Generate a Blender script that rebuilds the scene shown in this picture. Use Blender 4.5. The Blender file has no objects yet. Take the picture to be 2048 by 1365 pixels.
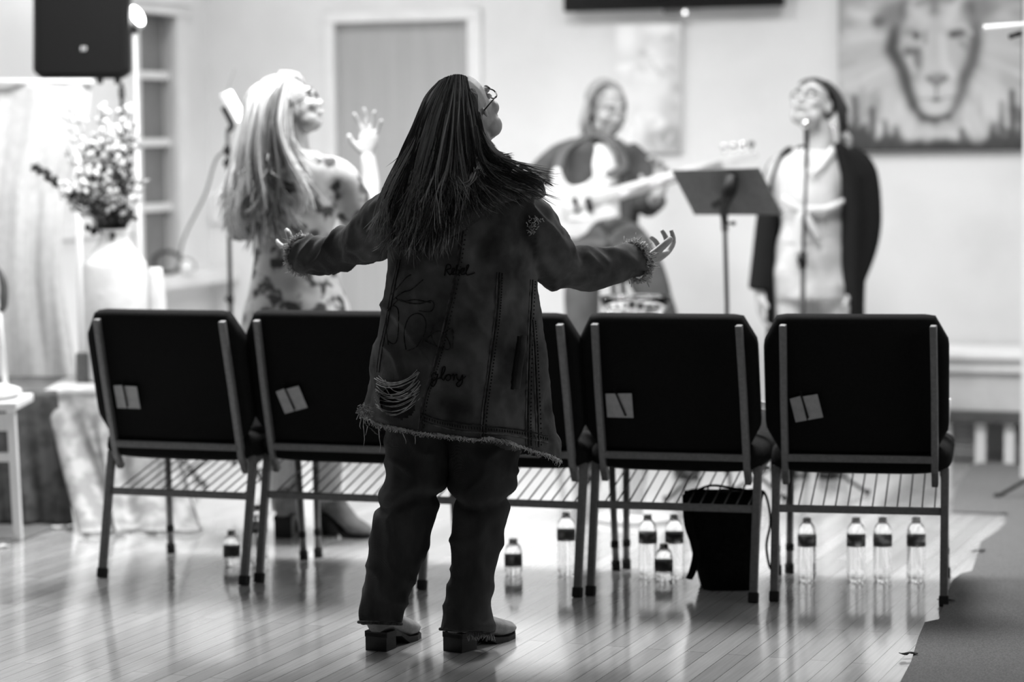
import bpy, bmesh, math, random
import numpy as np
from mathutils import Vector, Matrix, noise
random.seed(7)
SC = bpy.context.scene
COL = SC.collection
R = math.radians

# ------------------------------------------------------------------ camera
CAM_Z = 1.4
F = 85.0 / 36.0 * 2048
PITCH, ROLL = math.atan((682.5 - 270) / F), R(-0.6)
cam_d = bpy.data.cameras.new('camera')
cam_d.lens = 85; cam_d.sensor_width = 36
cam_d.dof.use_dof = True; cam_d.dof.focus_distance = 6.5; cam_d.dof.aperture_fstop = 1.45
cam_d.clip_end = 60
cam = bpy.data.objects.new('camera', cam_d); COL.objects.link(cam)
CR = Matrix.Rotation(R(90) - PITCH, 3, 'X') @ Matrix.Rotation(ROLL, 3, 'Z')
cam.matrix_world = Matrix.Translation((0, 0, CAM_Z)) @ CR.to_4x4()
SC.camera = cam

def P(px, py, d):
    """world point at depth d (metres from the camera along the room's Y)"""
    v = CR @ Vector(((px - 1024) / F, -(py - 682.5) / F, -1.0))
    v = v * (d / v.y)
    return Vector((v.x, v.y, v.z + CAM_Z))
def G(px, py, z=0.0):
    v = CR @ Vector(((px - 1024) / F, -(py - 682.5) / F, -1.0))
    v = v * ((z - CAM_Z) / v.z)
    return Vector((v.x, v.y, z))

# ------------------------------------------------------------------ world, exposure, lights
SC.view_settings.view_transform = 'Standard'; SC.view_settings.look = 'None'
SC.view_settings.exposure = 0.0; SC.view_settings.gamma = 1.0
SC.view_settings.use_curve_mapping = False
w = bpy.data.worlds.new('world'); SC.world = w; w.use_nodes = True
w.node_tree.nodes['Background'].inputs[0].default_value = (1, 1, 1, 1)
w.node_tree.nodes['Background'].inputs[1].default_value = 0.036
def area(name, loc, size, power, target=None, sy=None, spread=None):
    l = bpy.data.lights.new(name, 'AREA'); l.energy = power; l.size = size
    if sy: l.shape = 'RECTANGLE'; l.size_y = sy
    if spread: l.spread = spread
    o = bpy.data.objects.new(name, l); COL.objects.link(o); o.location = loc
    if target is not None:
        o.rotation_euler = (Vector(target) - Vector(loc)).to_track_quat('-Z', 'Y').to_euler()
    return o
PHI = R(20)                                   # the room is turned 20 degrees to the view
U = Vector((math.cos(PHI), -math.sin(PHI), 0))   # along the back wall, to the right
V = Vector((math.sin(PHI), math.cos(PHI), 0))    # towards the back wall
CORNER = Vector((-1.46, 11.75, 0))
def RM(u, v, z=0):                            # room coordinates from the back left corner
    return CORNER + U * u + V * v + Vector((0, 0, z))
area('overhead_light', RM(1.0, -3.1, 2.93), 0.7, 30, spread=R(140))
area('overhead_light', RM(1.9, -2.9, 2.93), 0.7, 72, spread=R(140))
area('overhead_light', RM(3.5, -2.4, 2.93), 0.7, 56, spread=R(140))
for _u in (0.7, 2.1, 3.5):
    area('overhead_light', RM(_u, -1.35, 2.93), 0.4, 13)  # second row, added to brighten the back wall
area('added_side_light', (3.4, 5.8, 1.9), 1.2, 9, target=(0, 6.6, 1.0), spread=R(120))  # unseen source added at the right to rake the jacket folds, no window there
area('stage_lamp_light', P(300, 60, 9.7), 0.2, 5, target=P(1250, 330, 10.2))
area('panel_lamp_light', P(478, 222, 9.5), 0.16, 2, target=P(1150, 420, 9.8))

# ------------------------------------------------------------------ materials (a black and white photograph: greys only)
def lin(v):
    v = v / 255.0
    return v / 12.92 if v <= 0.04045 else ((v + 0.055) / 1.055) ** 2.4
def mat(name, g, rough=0.7, g2=None, scale=20, detail=4, stretch=(1, 1, 1), bump=0.0, bscale=None, metal=0.0,
        spec=0.5, coat=0.0, sheen=0.0, trans=0.0, lo=0.4, hi=0.6, rot=0.0, weave=0.0, emit=0.0, sss=0.0, island=False, ior=1.45):
    m = bpy.data.materials.new(name); m.use_nodes = True
    nt = m.node_tree; b = nt.nodes['Principled BSDF']; L = nt.links.new
    b.inputs['Base Color'].default_value = (lin(g),) * 3 + (1,)
    b.inputs['Roughness'].default_value = rough; b.inputs['Metallic'].default_value = metal
    b.inputs['Specular IOR Level'].default_value = spec; b.inputs['IOR'].default_value = ior
    b.inputs['Coat Weight'].default_value = coat; b.inputs['Sheen Weight'].default_value = sheen
    b.inputs['Transmission Weight'].default_value = trans
    if sss: b.inputs['Subsurface Weight'].default_value = sss; b.inputs['Subsurface Radius'].default_value = (.01, .01, .01)
    if emit:
        b.inputs['Emission Color'].default_value = (1, 1, 1, 1); b.inputs['Emission Strength'].default_value = emit
    tc = nt.nodes.new('ShaderNodeTexCoord'); mp = nt.nodes.new('ShaderNodeMapping')
    mp.inputs['Scale'].default_value = stretch; mp.inputs['Rotation'].default_value = (0, 0, rot)
    L(tc.outputs['Object'], mp.inputs['Vector'])
    if g2 is not None:
        n = nt.nodes.new('ShaderNodeTexNoise'); n.inputs['Scale'].default_value = scale; n.inputs['Detail'].default_value = detail
        L(mp.outputs[0], n.inputs['Vector'])
        r = nt.nodes.new('ShaderNodeValToRGB')
        r.color_ramp.elements[0].position = lo; r.color_ramp.elements[1].position = hi
        r.color_ramp.elements[0].color = (lin(g),) * 3 + (1,); r.color_ramp.elements[1].color = (lin(g2),) * 3 + (1,)
        src = n.outputs['Fac']
        if island:
            if island == 'tone': gm = nt.nodes.new('ShaderNodeVertexColor'); gm.layer_name = 'tone'; src = gm.outputs[0]
            else: gm = nt.nodes.new('ShaderNodeNewGeometry'); src = gm.outputs['Random Per Island']
        L(src, r.inputs['Fac']); L(r.outputs['Color'], b.inputs['Base Color'])
    if bump or weave:
        bn = nt.nodes.new('ShaderNodeBump'); bn.inputs['Strength'].default_value = bump or weave
        bn.inputs['Distance'].default_value = 0.01
        if weave:
            wv = nt.nodes.new('ShaderNodeTexWave'); wv.inputs['Scale'].default_value = bscale or 120
            wv.bands_direction = 'DIAGONAL'; wv.inputs['Distortion'].default_value = 1.5
            L(mp.outputs[0], wv.inputs['Vector']); L(wv.outputs['Fac'], bn.inputs['Height'])
        else:
            nb = nt.nodes.new('ShaderNodeTexNoise'); nb.inputs['Scale'].default_value = bscale or scale * 4
            nb.inputs['Detail'].default_value = 5
            L(mp.outputs[0], nb.inputs['Vector']); L(nb.outputs['Fac'], bn.inputs['Height'])
        L(bn.outputs['Normal'], b.inputs['Normal'])
    return m

M = {}
M['wall'] = mat('wall_paint', 232, 0.85, g2=226, scale=3, bump=0.05, bscale=180)
M['wallside'] = mat('side_wall_paint', 235, 0.85, g2=229, scale=3, bump=0.05, bscale=180)
M['ceiling'] = mat('ceiling_paint', 225, 0.9, bump=0.1, bscale=60)
M['trim'] = mat('white_trim', 238, 0.45, g2=230, scale=5)
M['door'] = mat('grey_door', 172, 0.5, g2=178, scale=6, stretch=(8, 8, .4))
M['pane'] = mat('grey_pane', 118, 0.35, g2=128, scale=4)  # flat opaque grey pane
M['fabric'] = mat('charcoal_chair_fabric', 27, 0.95, g2=21, scale=300, bump=0.3, bscale=700, spec=0.15)
M['frame'] = mat('grey_chair_steel', 122, 0.42, g2=112, scale=90, metal=0.2, bump=0.03)
M['cap'] = mat('black_rubber', 22, 0.7, bump=0.1, bscale=80)
M['wire'] = mat('rack_wire', 110, 0.4, metal=0.3, g2=100, scale=60)
M['card'] = mat('grey_card', 178, 0.8, g2=168, scale=60)
M['denim'] = mat('dark_denim', 50, 0.92, g2=98, scale=7, detail=6, weave=0.18, bscale=260, lo=0.38, hi=0.68, spec=0.2)
M['seam'] = mat('denim_seam', 34, 0.95, g2=58, scale=90, spec=0.2)
M['worn_highlight'] = mat('worn_denim_highlight', 96, 0.95, g2=62, scale=40, spec=0.2)  # denim wear, also a painted highlight where light on the jacket is flat
M['ink'] = mat('black_embroidery', 17, 0.9, g2=24, scale=200, spec=0.2)
M['fray'] = mat('frayed_cotton', 150, 0.95, g2=190, scale=80, spec=0.2)
M['jeans'] = mat('dark_jeans', 48, 0.92, g2=62, scale=12, weave=0.18, bscale=260, stretch=(1, 1, .4), spec=0.2)
M['skin'] = mat('skin', 168, 0.5, g2=158, scale=30, bump=0.06, bscale=120, sss=0.15)
M['skin_pale'] = mat('pale_skin', 178, 0.5, g2=170, scale=30, bump=0.06, bscale=120, sss=0.15)
M['hair_dark'] = mat('streaked_dark_hair', 44, 0.34, g2=190, island='tone', lo=0.3, hi=1.0)
M['hair_shell'] = mat('dark_hair_mass', 28, 0.6, g2=46, scale=60, stretch=(3, 3, .3), bump=0.4, bscale=90)
M['hair_light'] = mat('silver_blonde_hair', 112, 0.42, g2=214, island='tone', lo=0.0, hi=.7)
M['hair_lshell'] = mat('blonde_hair_mass', 118, 0.6, g2=160, scale=60, stretch=(3, 3, .3), bump=0.4, bscale=90)
M['hair_black'] = mat('black_pulled_back_hair', 40, 0.4, g2=66, island='tone', lo=0, hi=1)
M['hair_grey'] = mat('grey_blond_hair', 150, 0.5, g2=205, island='tone', lo=0, hi=1)
M['suede'] = mat('taupe_suede', 128, 0.95, g2=112, scale=40, sheen=0.3, bump=0.2, bscale=300)
M['sole'] = mat('black_sole', 24, 0.6, g2=30, scale=60)
M['dress'] = mat('floral_dress', 62, 0.85, g2=172, scale=17, detail=3, lo=0.41, hi=0.50)
M['black'] = mat('black_knit', 26, 0.95, g2=32, scale=200, bump=0.3, bscale=400, spec=0.15)
M['blackp'] = mat('black_plastic', 13, 0.5, spec=.3, g2=16, scale=80, bump=0.1, bscale=500)
M['blackm'] = mat('black_painted_steel', 28, 0.4, g2=32, scale=60, metal=0.2)
M['greym'] = mat('grey_desk_steel', 92, 0.6, g2=84, scale=50)
M['blouse'] = mat('pale_grey_blouse', 205, 0.8, g2=196, scale=14, bump=0.3, bscale=20)
M['white'] = mat('white_cotton', 238, 0.8, g2=230, scale=20, bump=0.1)
M['trouser'] = mat('light_washed_jeans', 205, 0.9, g2=178, scale=8, weave=0.15, bscale=200)
M['shirt_dark'] = mat('dark_grey_jacket', 66, 0.9, g2=80, scale=8, bump=0.2)
M['trouser_dark'] = mat('dark_grey_trousers', 84, 0.9, g2=74, scale=10, bump=0.2)
M['bass'] = mat('pale_bass_lacquer', 216, 0.2, g2=206, scale=6, coat=0.4)
M['maple'] = mat('maple_neck', 205, 0.35, g2=188, scale=30, stretch=(.5, 6, 6))
M['chrome'] = mat('bright_chrome', 215, 0.12, metal=1.0, g2=205, scale=20)
M['cloth'] = mat('white_drape', 212, 0.85, g2=204, scale=30, bump=0.1, bscale=300)
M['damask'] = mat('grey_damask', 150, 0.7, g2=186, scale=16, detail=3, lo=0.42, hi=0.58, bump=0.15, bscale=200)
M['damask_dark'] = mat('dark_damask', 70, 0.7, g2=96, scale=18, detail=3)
M['vase'] = mat('white_ceramic', 218, 0.5, g2=206, scale=8, bump=0.25, bscale=30)
M['petal'] = mat('pale_dried_petals', 235, 0.8, g2=200, island=True, lo=0, hi=1)
M['leaf'] = mat('grey_dried_leaves', 140, 0.8, g2=176, island=True, lo=0, hi=1)
M['stem'] = mat('dark_dried_stems', 34, 0.85, g2=62, island=True, lo=0, hi=1)
M['carpet'] = mat('grey_carpet', 132, 1.0, g2=112, scale=220, detail=3, bump=0.6, bscale=500, spec=0.05)
M['tape'] = mat('black_tape', 16, 0.6, g2=20, scale=40)
M['tapew'] = mat('white_tape', 240, 0.6, g2=232, scale=40)
M['tote'] = mat('black_tote_canvas', 18, 0.95, g2=24, scale=60, bump=0.4, bscale=60, spec=0.15)
M['label'] = mat('dark_bottle_label', 120, 0.4, trans=.45, ior=1.03, g2=235, scale=26, detail=2, lo=0.5, hi=0.62)
M['capw'] = mat('bottle_cap_plastic', 225, 0.3, trans=1.0, ior=1.03, g2=215, scale=50)
M['bulb'] = mat('lit_lamp_face', 255, 0.5, emit=14, g2=250, scale=5)
M['glow'] = mat('small_lit_bulb', 255, 0.5, emit=3, g2=250, scale=5)
M['screen'] = mat('dark_screen', 22, 0.25, g2=26, scale=4)
M['bench'] = mat('pale_bench_paint', 214, 0.6, g2=204, scale=6)
M['grille'] = mat('grey_grille', 166, 0.6, g2=156, scale=20)
M['darkpaint'] = mat('dark_grey_paint', 84, 0.8, g2=76, scale=10)  # dark grey of the bench ledge and the lion stretcher
M['sclera'] = mat('eye_white', 220, 0.25, g2=210, scale=40)
M['brow'] = mat('eyebrow_hair', 90, 0.8, g2=110, scale=200)
M['lip'] = mat('lip', 150, 0.45, g2=142, scale=60)
# clear plastic and glass
def glass(name, tint=0.97, rough=0.02, thin=False):
    m = bpy.data.materials.new(name); m.use_nodes = True
    b = m.node_tree.nodes['Principled BSDF']
    b.inputs['Base Color'].default_value = (tint,) * 3 + (1,)
    b.inputs['Roughness'].default_value = rough
    b.inputs['Transmission Weight'].default_value = 1.0
    b.inputs['IOR'].default_value = 1.33 if not thin else 1.18
    n = m.node_tree.nodes.new('ShaderNodeTexNoise'); n.inputs['Scale'].default_value = 12
    bp = m.node_tree.nodes.new('ShaderNodeBump'); bp.inputs['Strength'].default_value = 0.036
    m.node_tree.links.new(n.outputs['Fac'], bp.inputs['Height']); m.node_tree.links.new(bp.outputs['Normal'], b.inputs['Normal'])
    return m
M['pet'] = glass('clear_plastic', 0.97, 0.03)
M['glass'] = glass('clear_glass', 0.98, 0.0, True)

def floor_mat():
    m = bpy.data.materials.new('varnished_strip_floor'); m.use_nodes = True
    nt = m.node_tree; b = nt.nodes['Principled BSDF']; L = nt.links.new
    tc = nt.nodes.new('ShaderNodeTexCoord'); mp = nt.nodes.new('ShaderNodeMapping')
    mp.inputs['Rotation'].default_value = (0, 0, -(R(90) - R(21)))
    L(tc.outputs['Object'], mp.inputs['Vector'])
    br = nt.nodes.new('ShaderNodeTexBrick'); br.inputs['Scale'].default_value = 1.0
    br.inputs['Brick Width'].default_value = 1.1; br.inputs['Row Height'].default_value = 0.057
    br.inputs['Mortar Size'].default_value = 0.0012; br.inputs['Mortar Smooth'].default_value = 0.2
    br.offset = 0.37; br.inputs['Bias'].default_value = 0.0
    br.inputs['Color1'].default_value = (lin(180),) * 3 + (1,); br.inputs['Color2'].default_value = (lin(206),) * 3 + (1,)
    br.inputs['Mortar'].default_value = (lin(110),) * 3 + (1,)
    L(mp.outputs[0], br.inputs['Vector'])
    mp2 = nt.nodes.new('ShaderNodeMapping'); mp2.inputs['Scale'].default_value = (1.5, 40, 1)
    L(mp.outputs[0], mp2.inputs['Vector'])
    n = nt.nodes.new('ShaderNodeTexNoise'); n.inputs['Scale'].default_value = 2.5; n.inputs['Detail'].default_value = 6
    L(mp2.outputs[0], n.inputs['Vector'])
    mr = nt.nodes.new('ShaderNodeMapRange'); mr.inputs['To Min'].default_value = 0.75; mr.inputs['To Max'].default_value = 1.2
    L(n.outputs['Fac'], mr.inputs['Value'])
    mx = nt.nodes.new('ShaderNodeMix'); mx.data_type = 'RGBA'; mx.blend_type = 'MULTIPLY'; mx.inputs[0].default_value = 1
    L(br.outputs['Color'], mx.inputs[6]); L(mr.outputs[0], mx.inputs[7]); L(mx.outputs[2], b.inputs['Base Color'])
    b.inputs['Roughness'].default_value = 0.22; b.inputs['IOR'].default_value = 1.55; b.inputs['Coat Weight'].default_value = 1.0; b.inputs['Coat Roughness'].default_value = 0.10
    n2 = nt.nodes.new('ShaderNodeTexNoise'); n2.inputs['Scale'].default_value = 5; n2.inputs['Detail'].default_value = 8
    L(tc.outputs['Object'], n2.inputs['Vector'])
    r2 = nt.nodes.new('ShaderNodeMapRange'); r2.inputs['From Min'].default_value = .3; r2.inputs['From Max'].default_value = .7
    r2.inputs['To Min'].default_value = 0.10; r2.inputs['To Max'].default_value = 0.24
    L(n2.outputs['Fac'], r2.inputs['Value']); L(r2.outputs[0], b.inputs['Roughness'])
    # boards cup a little and have bevelled joints
    n3 = nt.nodes.new('ShaderNodeTexNoise'); n3.inputs['Scale'].default_value = 7; n3.inputs['Detail'].default_value = 3
    mp3 = nt.nodes.new('ShaderNodeMapping'); mp3.inputs['Scale'].default_value = (.5, 3, 1)
    L(mp.outputs[0], mp3.inputs['Vector']); L(mp3.outputs[0], n3.inputs['Vector'])
    b1 = nt.nodes.new('ShaderNodeBump'); b1.inputs['Strength'].default_value = 0.25; b1.inputs['Distance'].default_value = 0.004
    L(n3.outputs['Fac'], b1.inputs['Height'])
    b2 = nt.nodes.new('ShaderNodeBump'); b2.inputs['Strength'].default_value = 0.5; b2.inputs['Distance'].default_value = 0.002; b2.invert = True
    L(br.outputs['Fac'], b2.inputs['Height']); L(b1.outputs[0], b2.inputs['Normal']); L(b2.outputs[0], b.inputs['Normal'])
    return m
M['floor'] = floor_mat()

# ------------------------------------------------------------------ mesh helpers
class MB:
    def __init__(s): s.v = []; s.f = []
    def add(s, vs, fs):
        k = len(s.v); s.v += [Vector(x) for x in vs]; s.f += [tuple(k + i for i in f) for f in fs]; return s
    def box(s, c, size, rot=None):
        c = Vector(c); h = [x / 2 for x in size]; vs = []
        for z in (-1, 1):
            for x, y in ((-1, -1), (1, -1), (1, 1), (-1, 1)):
                p = Vector((x * h[0], y * h[1], z * h[2]))
                vs.append(c + (rot @ p if rot else p))
        return s.add(vs, [(3, 2, 1, 0), (4, 5, 6, 7), (0, 1, 5, 4), (1, 2, 6, 5), (2, 3, 7, 6), (3, 0, 4, 7)])
    def rbox(s, c, u, v, z, lu, lv, lz):       # box along given axes
        rot = Matrix((u, v, z)).transposed()
        return s.box(c, (lu, lv, lz), rot)
    def bar(s, p, q, w, h, up=(0, 0, 1)):
        p, q = Vector(p), Vector(q); y = (q - p).normalized(); x = y.cross(Vector(up))
        if x.length < 1e-3: x = Vector((1, 0, 0))
        x.normalize(); z = x.cross(y)
        return s.box((p + q) / 2, (w, (q - p).length, h), Matrix((x, y, z)).transposed())
    def loft(s, rings, cap=True, closed=True):
        k = len(s.v); n = len(rings[0])
        for r in rings: s.v += [Vector(p) for p in r]
        for i in range(len(rings) - 1):
            for j in range(n if closed else n - 1):
                a = k + i * n + j; b = k + i * n + (j + 1) % n
                s.f.append((a, b, b + n, a + n))
        if cap and closed:
            s.f.append(tuple(k + j for j in range(n))[::-1])
            s.f.append(tuple(k + (len(rings) - 1) * n + j for j in range(n)))
        return s
    def tube(s, pts, rad, n=10, cap=True, sub=0, flat=1.0, up=None):
        pts = [Vector(p) for p in pts]
        if not hasattr(rad, '__len__'): rad = [rad] * len(pts)
        if sub:
            pts, rad = smooth_path(pts, rad, sub)
        rings = []; x = None
        for i, p in enumerate(pts):
            t = (pts[min(i + 1, len(pts) - 1)] - pts[max(i - 1, 0)])
            if t.length < 1e-9: t = Vector((0, 0, 1))
            t.normalize()
            if x is None:
                ref = Vector(up) if up else (Vector((0, 0, 1)) if abs(t.z) < .9 else Vector((1, 0, 0)))
                x = ref - t * ref.dot(t)
            else:
                x = x - t * x.dot(t)
            if x.length < 1e-6: x = t.orthogonal()
            x.normalize(); y = t.cross(x)
            r = rad[i]
            r, ry = r if isinstance(r, (tuple, list)) else (r, r * flat)
            rings.append([p + x * (r * math.cos(a)) + y * (ry * math.sin(a)) for a in [2 * math.pi * j / n for j in range(n)]])
        return s.loft(rings, cap)
    def ell(s, c, r, rot=None, nu=16, nv=10):
        c = Vector(c); rings = []
        if not hasattr(r, '__len__'): r = (r, r, r)
        for i in range(nv + 1):
            th = math.pi * (i + (1e-3 if i == 0 else (-1e-3 if i == nv else 0))) / nv
            ring = []
            for j in range(nu):
                ph = 2 * math.pi * j / nu
                p = Vector((r[0] * math.sin(th) * math.cos(ph), r[1] * math.sin(th) * math.sin(ph), -r[2] * math.cos(th)))
                ring.append(c + (rot @ p if rot else p))
            rings.append(ring)
        return s.loft(rings)
    def lathe(s, prof, c=(0, 0, 0), n=28, cap=True):
        c = Vector(c)
        return s.loft([[c + Vector((r * math.cos(a), r * math.sin(a), z)) for a in [2 * math.pi * j / n for j in range(n)]] for r, z in prof], cap)
    def prism(s, pts, off):                     # planar outline swept along off
        off = Vector(off)
        return s.loft([[Vector(p) for p in pts], [Vector(p) + off for p in pts]])
    def grid(s, fn, nu, nv):
        k = len(s.v)
        for i in range(nv + 1):
            for j in range(nu + 1): s.v.append(Vector(fn(j / nu, i / nv)))
        for i in range(nv):
            for j in range(nu):
                a = k + i * (nu + 1) + j; s.f.append((a, a + 1, a + nu + 2, a + nu + 1))
        return s

def smooth_path(pts, rad, sub):
    P2, R2 = [], []
    n = len(pts)
    def g(a, i): return a[max(0, min(n - 1, i))]
    for i in range(n - 1):
        for k in range(sub):
            t = k / sub
            cs = (-.5 * t + t * t - .5 * t ** 3, 1 - 2.5 * t * t + 1.5 * t ** 3, .5 * t + 2 * t * t - 1.5 * t ** 3, -.5 * t * t + .5 * t ** 3)
            P2.append(sum((g(pts, i - 1 + j) * cs[j] for j in range(4)), Vector((0, 0, 0))))
            r0, r1 = rad[i], rad[i + 1]
            if isinstance(r0, (tuple, list)): R2.append(tuple(a * (1 - t) + b * t for a, b in zip(r0, r1)))
            else: R2.append(r0 * (1 - t) + r1 * t)
    P2.append(pts[-1]); R2.append(rad[-1])
    return P2, R2

def wloc(o):
    v = Vector((0, 0, 0))
    while o is not None: v += o.location; o = o.parent
    return v
def tag(o, label=None, cat=None, group=None, kind=None):
    if label: o['label'] = label
    if cat: o['category'] = cat
    if group: o['group'] = group
    if kind: o['kind'] = kind
    return o
def link_mesh(name, me, m, parent=None, smooth=True, bevel=0, local=False, origin=None):
    if not local:
        off = wloc(parent) if parent else (Vector(origin) if origin is not None else None)
        if off is not None: me.transform(Matrix.Translation(-off))
    me.materials.append(m)
    me.polygons.foreach_set('use_smooth', [smooth] * len(me.polygons))
    o = bpy.data.objects.new(name, me); COL.objects.link(o)
    if parent: o.parent = parent
    elif origin is not None: o.location = origin
    if bevel:
        b = o.modifiers.new('bevel', 'BEVEL'); b.width = bevel; b.segments = 2; b.limit_method = 'ANGLE'
    return o
def build(mb, name, m, parent=None, smooth=True, bevel=0, local=False, origin=None):
    me = bpy.data.meshes.new(name)
    me.from_pydata([tuple(v) for v in mb.v], [], mb.f); me.validate()
    bm = bmesh.new(); bm.from_mesh(me); bmesh.ops.recalc_face_normals(bm, faces=bm.faces); bm.to_mesh(me); bm.free()
    return link_mesh(name, me, m, parent, smooth, bevel, local, origin)
def remesh(mb, vox, iters=4, fac=0.5):
    """fuse overlapping closed shapes into one continuous surface"""
    me = bpy.data.meshes.new('tmp'); me.from_pydata([tuple(v) for v in mb.v], [], mb.f)
    bm = bmesh.new(); bm.from_mesh(me); bmesh.ops.recalc_face_normals(bm, faces=bm.faces); bm.to_mesh(me); bm.free()
    o = bpy.data.objects.new('tmp', me); COL.objects.link(o)
    r = o.modifiers.new('r', 'REMESH'); r.mode = 'VOXEL'; r.voxel_size = vox
    if iters:
        s = o.modifiers.new('s', 'SMOOTH'); s.factor = fac; s.iterations = iters
    dg = bpy.context.evaluated_depsgraph_get(); dg.update()
    out = bpy.data.meshes.new_from_object(o.evaluated_get(dg)); out.materials.clear()
    bpy.data.objects.remove(o); bpy.data.meshes.remove(me)
    return out
def displace(me, fn):
    n = len(me.vertices); co = np.empty(n * 3); me.vertices.foreach_get('co', co); co = co.reshape(-1, 3)
    nr = np.empty(n * 3); me.vertices.foreach_get('normal', nr); nr = nr.reshape(-1, 3)
    d = np.array([fn(Vector(c)) for c in co])
    co = co + nr * d[:, None]; me.vertices.foreach_set('co', co.ravel()); me.update()
def del_faces(me, fn):
    bm = bmesh.new(); bm.from_mesh(me); bm.normal_update()
    kill = [f for f in bm.faces if fn(f.calc_center_median(), f.normal)]
    bmesh.ops.delete(bm, geom=kill, context='FACES'); bm.to_mesh(me); bm.free(); me.update()
def empty(name, loc, label, cat, group=None, rot=0):
    o = bpy.data.objects.new(name, None); COL.objects.link(o); o.location = loc; o.rotation_euler = (0, 0, rot)
    o.empty_display_size = .1
    return tag(o, label, cat, group)
def interp(x, tab):
    return float(np.interp(x, [t[0] for t in tab], [t[1] for t in tab]))
def frame_from(f, up=(0, 0, 1), roll=0):
    y = Vector(f).normalized(); x = y.cross(Vector(up)).normalized(); z = x.cross(y)
    m = Matrix((x, y, z)).transposed()
    return m @ Matrix.Rotation(roll, 3, 'Y')
def struct(mb, name, m, **k):
    o = build(mb, name, m, smooth=False, **k); o['kind'] = 'structure'; return o

# ------------------------------------------------------------------ the room
fl = MB(); fl.box((0.6, 5.0, -0.05), (12, 20, 0.1)); struct(fl, 'floor', M['floor'])
cl = MB(); cl.rbox(RM(2.6, -3.9, 3.05), U, V, Vector((0, 0, 1)), 8.0, 8.4, 0.1); struct(cl, 'ceiling', M['ceiling'])
Z = Vector((0, 0, 1))
DU0, DU1, DZ = 0.60 + 0.0, 1.28, 2.02   # set below from the photograph
def wall_u(px, py, v=0.0):
    """u,z on the back wall plane (v metres in front of it) seen at a pixel"""
    d = CR @ Vector(((px - 1024) / F, -(py - 682.5) / F, -1.0))
    o = Vector((0, 0, CAM_Z)); n = V
    t = ((CORNER + V * v) - o).dot(n) / d.dot(n); p = o + d * t
    return (p - CORNER).dot(U), p.z
def side_v(px, py, u=0.0):
    d = CR @ Vector(((px - 1024) / F, -(py - 682.5) / F, -1.0))
    o = Vector((0, 0, CAM_Z)); t = ((CORNER + U * u) - o).dot(U) / d.dot(U); p = o + d * t
    return (p - CORNER).dot(V), p.z
DU0 = wall_u(672, 200)[0]; DU1 = wall_u(938, 200)[0]; DZ = wall_u(800, 43)[1]
def wall_boxes(mb, u0, u1, z0, z1, v0=0.0, v1=0.12):
    mb.rbox(RM((u0 + u1) / 2, (v0 + v1) / 2, (z0 + z1) / 2), U, V, Z, u1 - u0, abs(v1 - v0), z1 - z0)
wb = MB()
wall_boxes(wb, -0.12, DU0, 0, 3.0); wall_boxes(wb, DU0, DU1, DZ, 3.0); wall_boxes(wb, DU1, 6.2, 0, 3.0)
struct(wb, 'wall_back', M['wall'])
dm = MB(); wall_boxes(dm, DU0 + .003, DU1 - .003, 0.01, DZ - .003, 0.03, 0.07)
door = struct(dm, 'door_1', M['door'])
k = MB(); k.ell(RM(DU1 - .06, 0.0, 0.98), .025); build(k, 'door_handle', M['chrome'], door)
tf = MB()
wall_boxes(tf, DU0 - .05, DU0, 0, DZ + .05, -.018, -.001); wall_boxes(tf, DU1, DU1 + .07, 0, DZ + .05, -.018, -.001)
wall_boxes(tf, DU0 - .05, DU1 + .07, DZ, DZ + .05, -.024, -.001); struct(tf, 'trim_1', M['trim'], bevel=.004)
bb = MB(); wall_boxes(bb, 0.0, DU0 - .055, 0, .11, -.016, -.001); wall_boxes(bb, DU1 + .075, 6.0, 0, .11, -.016, -.001)
struct(bb, 'baseboard_back', M['trim'], bevel=.003)
# chair rail on the left of the door
u0, z0 = wall_u(416, 432); u1, _ = wall_u(640, 432)
cr_ = MB(); wall_boxes(cr_, max(u0, .01), DU0 - .06, z0 - .035, z0 + .02, -.02, -.001); struct(cr_, 'trim_2', M['trim'], bevel=.003)
# left wall with its window
v0, zt = side_v(276, 25); v1, _ = side_v(352, 200); zb = side_v(330, 548)[1]
WV0, WV1 = v0 - .02, v1
sw = MB()
def side_boxes(mb, va, vb, z0, z1, ua=-0.12, ub=0.0):
    mb.rbox(RM((ua + ub) / 2, (va + vb) / 2, (z0 + z1) / 2), U, V, Z, abs(ub - ua), abs(vb - va), z1 - z0)
side_boxes(sw, -5.0, WV0, 0, 3.0); side_boxes(sw, WV1, 0.0, 0, 3.0)
side_boxes(sw, WV0, WV1, 0, zb); side_boxes(sw, WV0, WV1, zt, 3.0)
struct(sw, 'wall_left', M['wallside'])
wn = MB(); side_boxes(wn, WV0, WV1, zb, zt, -.075, -.065); win = struct(wn, 'window_1', M['pane'])
ys = [(276, 25), (276, 148), (276, 283), (278, 414), (283, 540)]
bars = MB()
for (x, y) in ys[1:4]:
    zz = side_v(315, y + 2)[1]; side_boxes(bars, WV0, WV1, zz - .018, zz + .018, -.06, -.03)
wf = build(bars, 'window_bar', M['trim'], win, smooth=False, bevel=.003)
cs = MB()
side_boxes(cs, WV0 - .07, WV0, zb - .02, zt + .06, -.065, .018); side_boxes(cs, WV1, WV1 + .09, zb - .02, zt + .06, -.065, .018)
side_boxes(cs, WV0 - .07, WV1 + .11, zt, zt + .05, -.065, .03); side_boxes(cs, WV0 - .09, WV1 + .13, zt + .05, zt + .075, -.0, .05)
build(cs, 'window_frame', M['trim'], win, smooth=False, bevel=.004)
sl = MB(); side_boxes(sl, WV0 - .3, -.02, zb - .055, zb, .0, .16); build(sl, 'window_sill', M['trim'], win, smooth=False, bevel=.004)
v2, z2 = side_v(160, 462)
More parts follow.
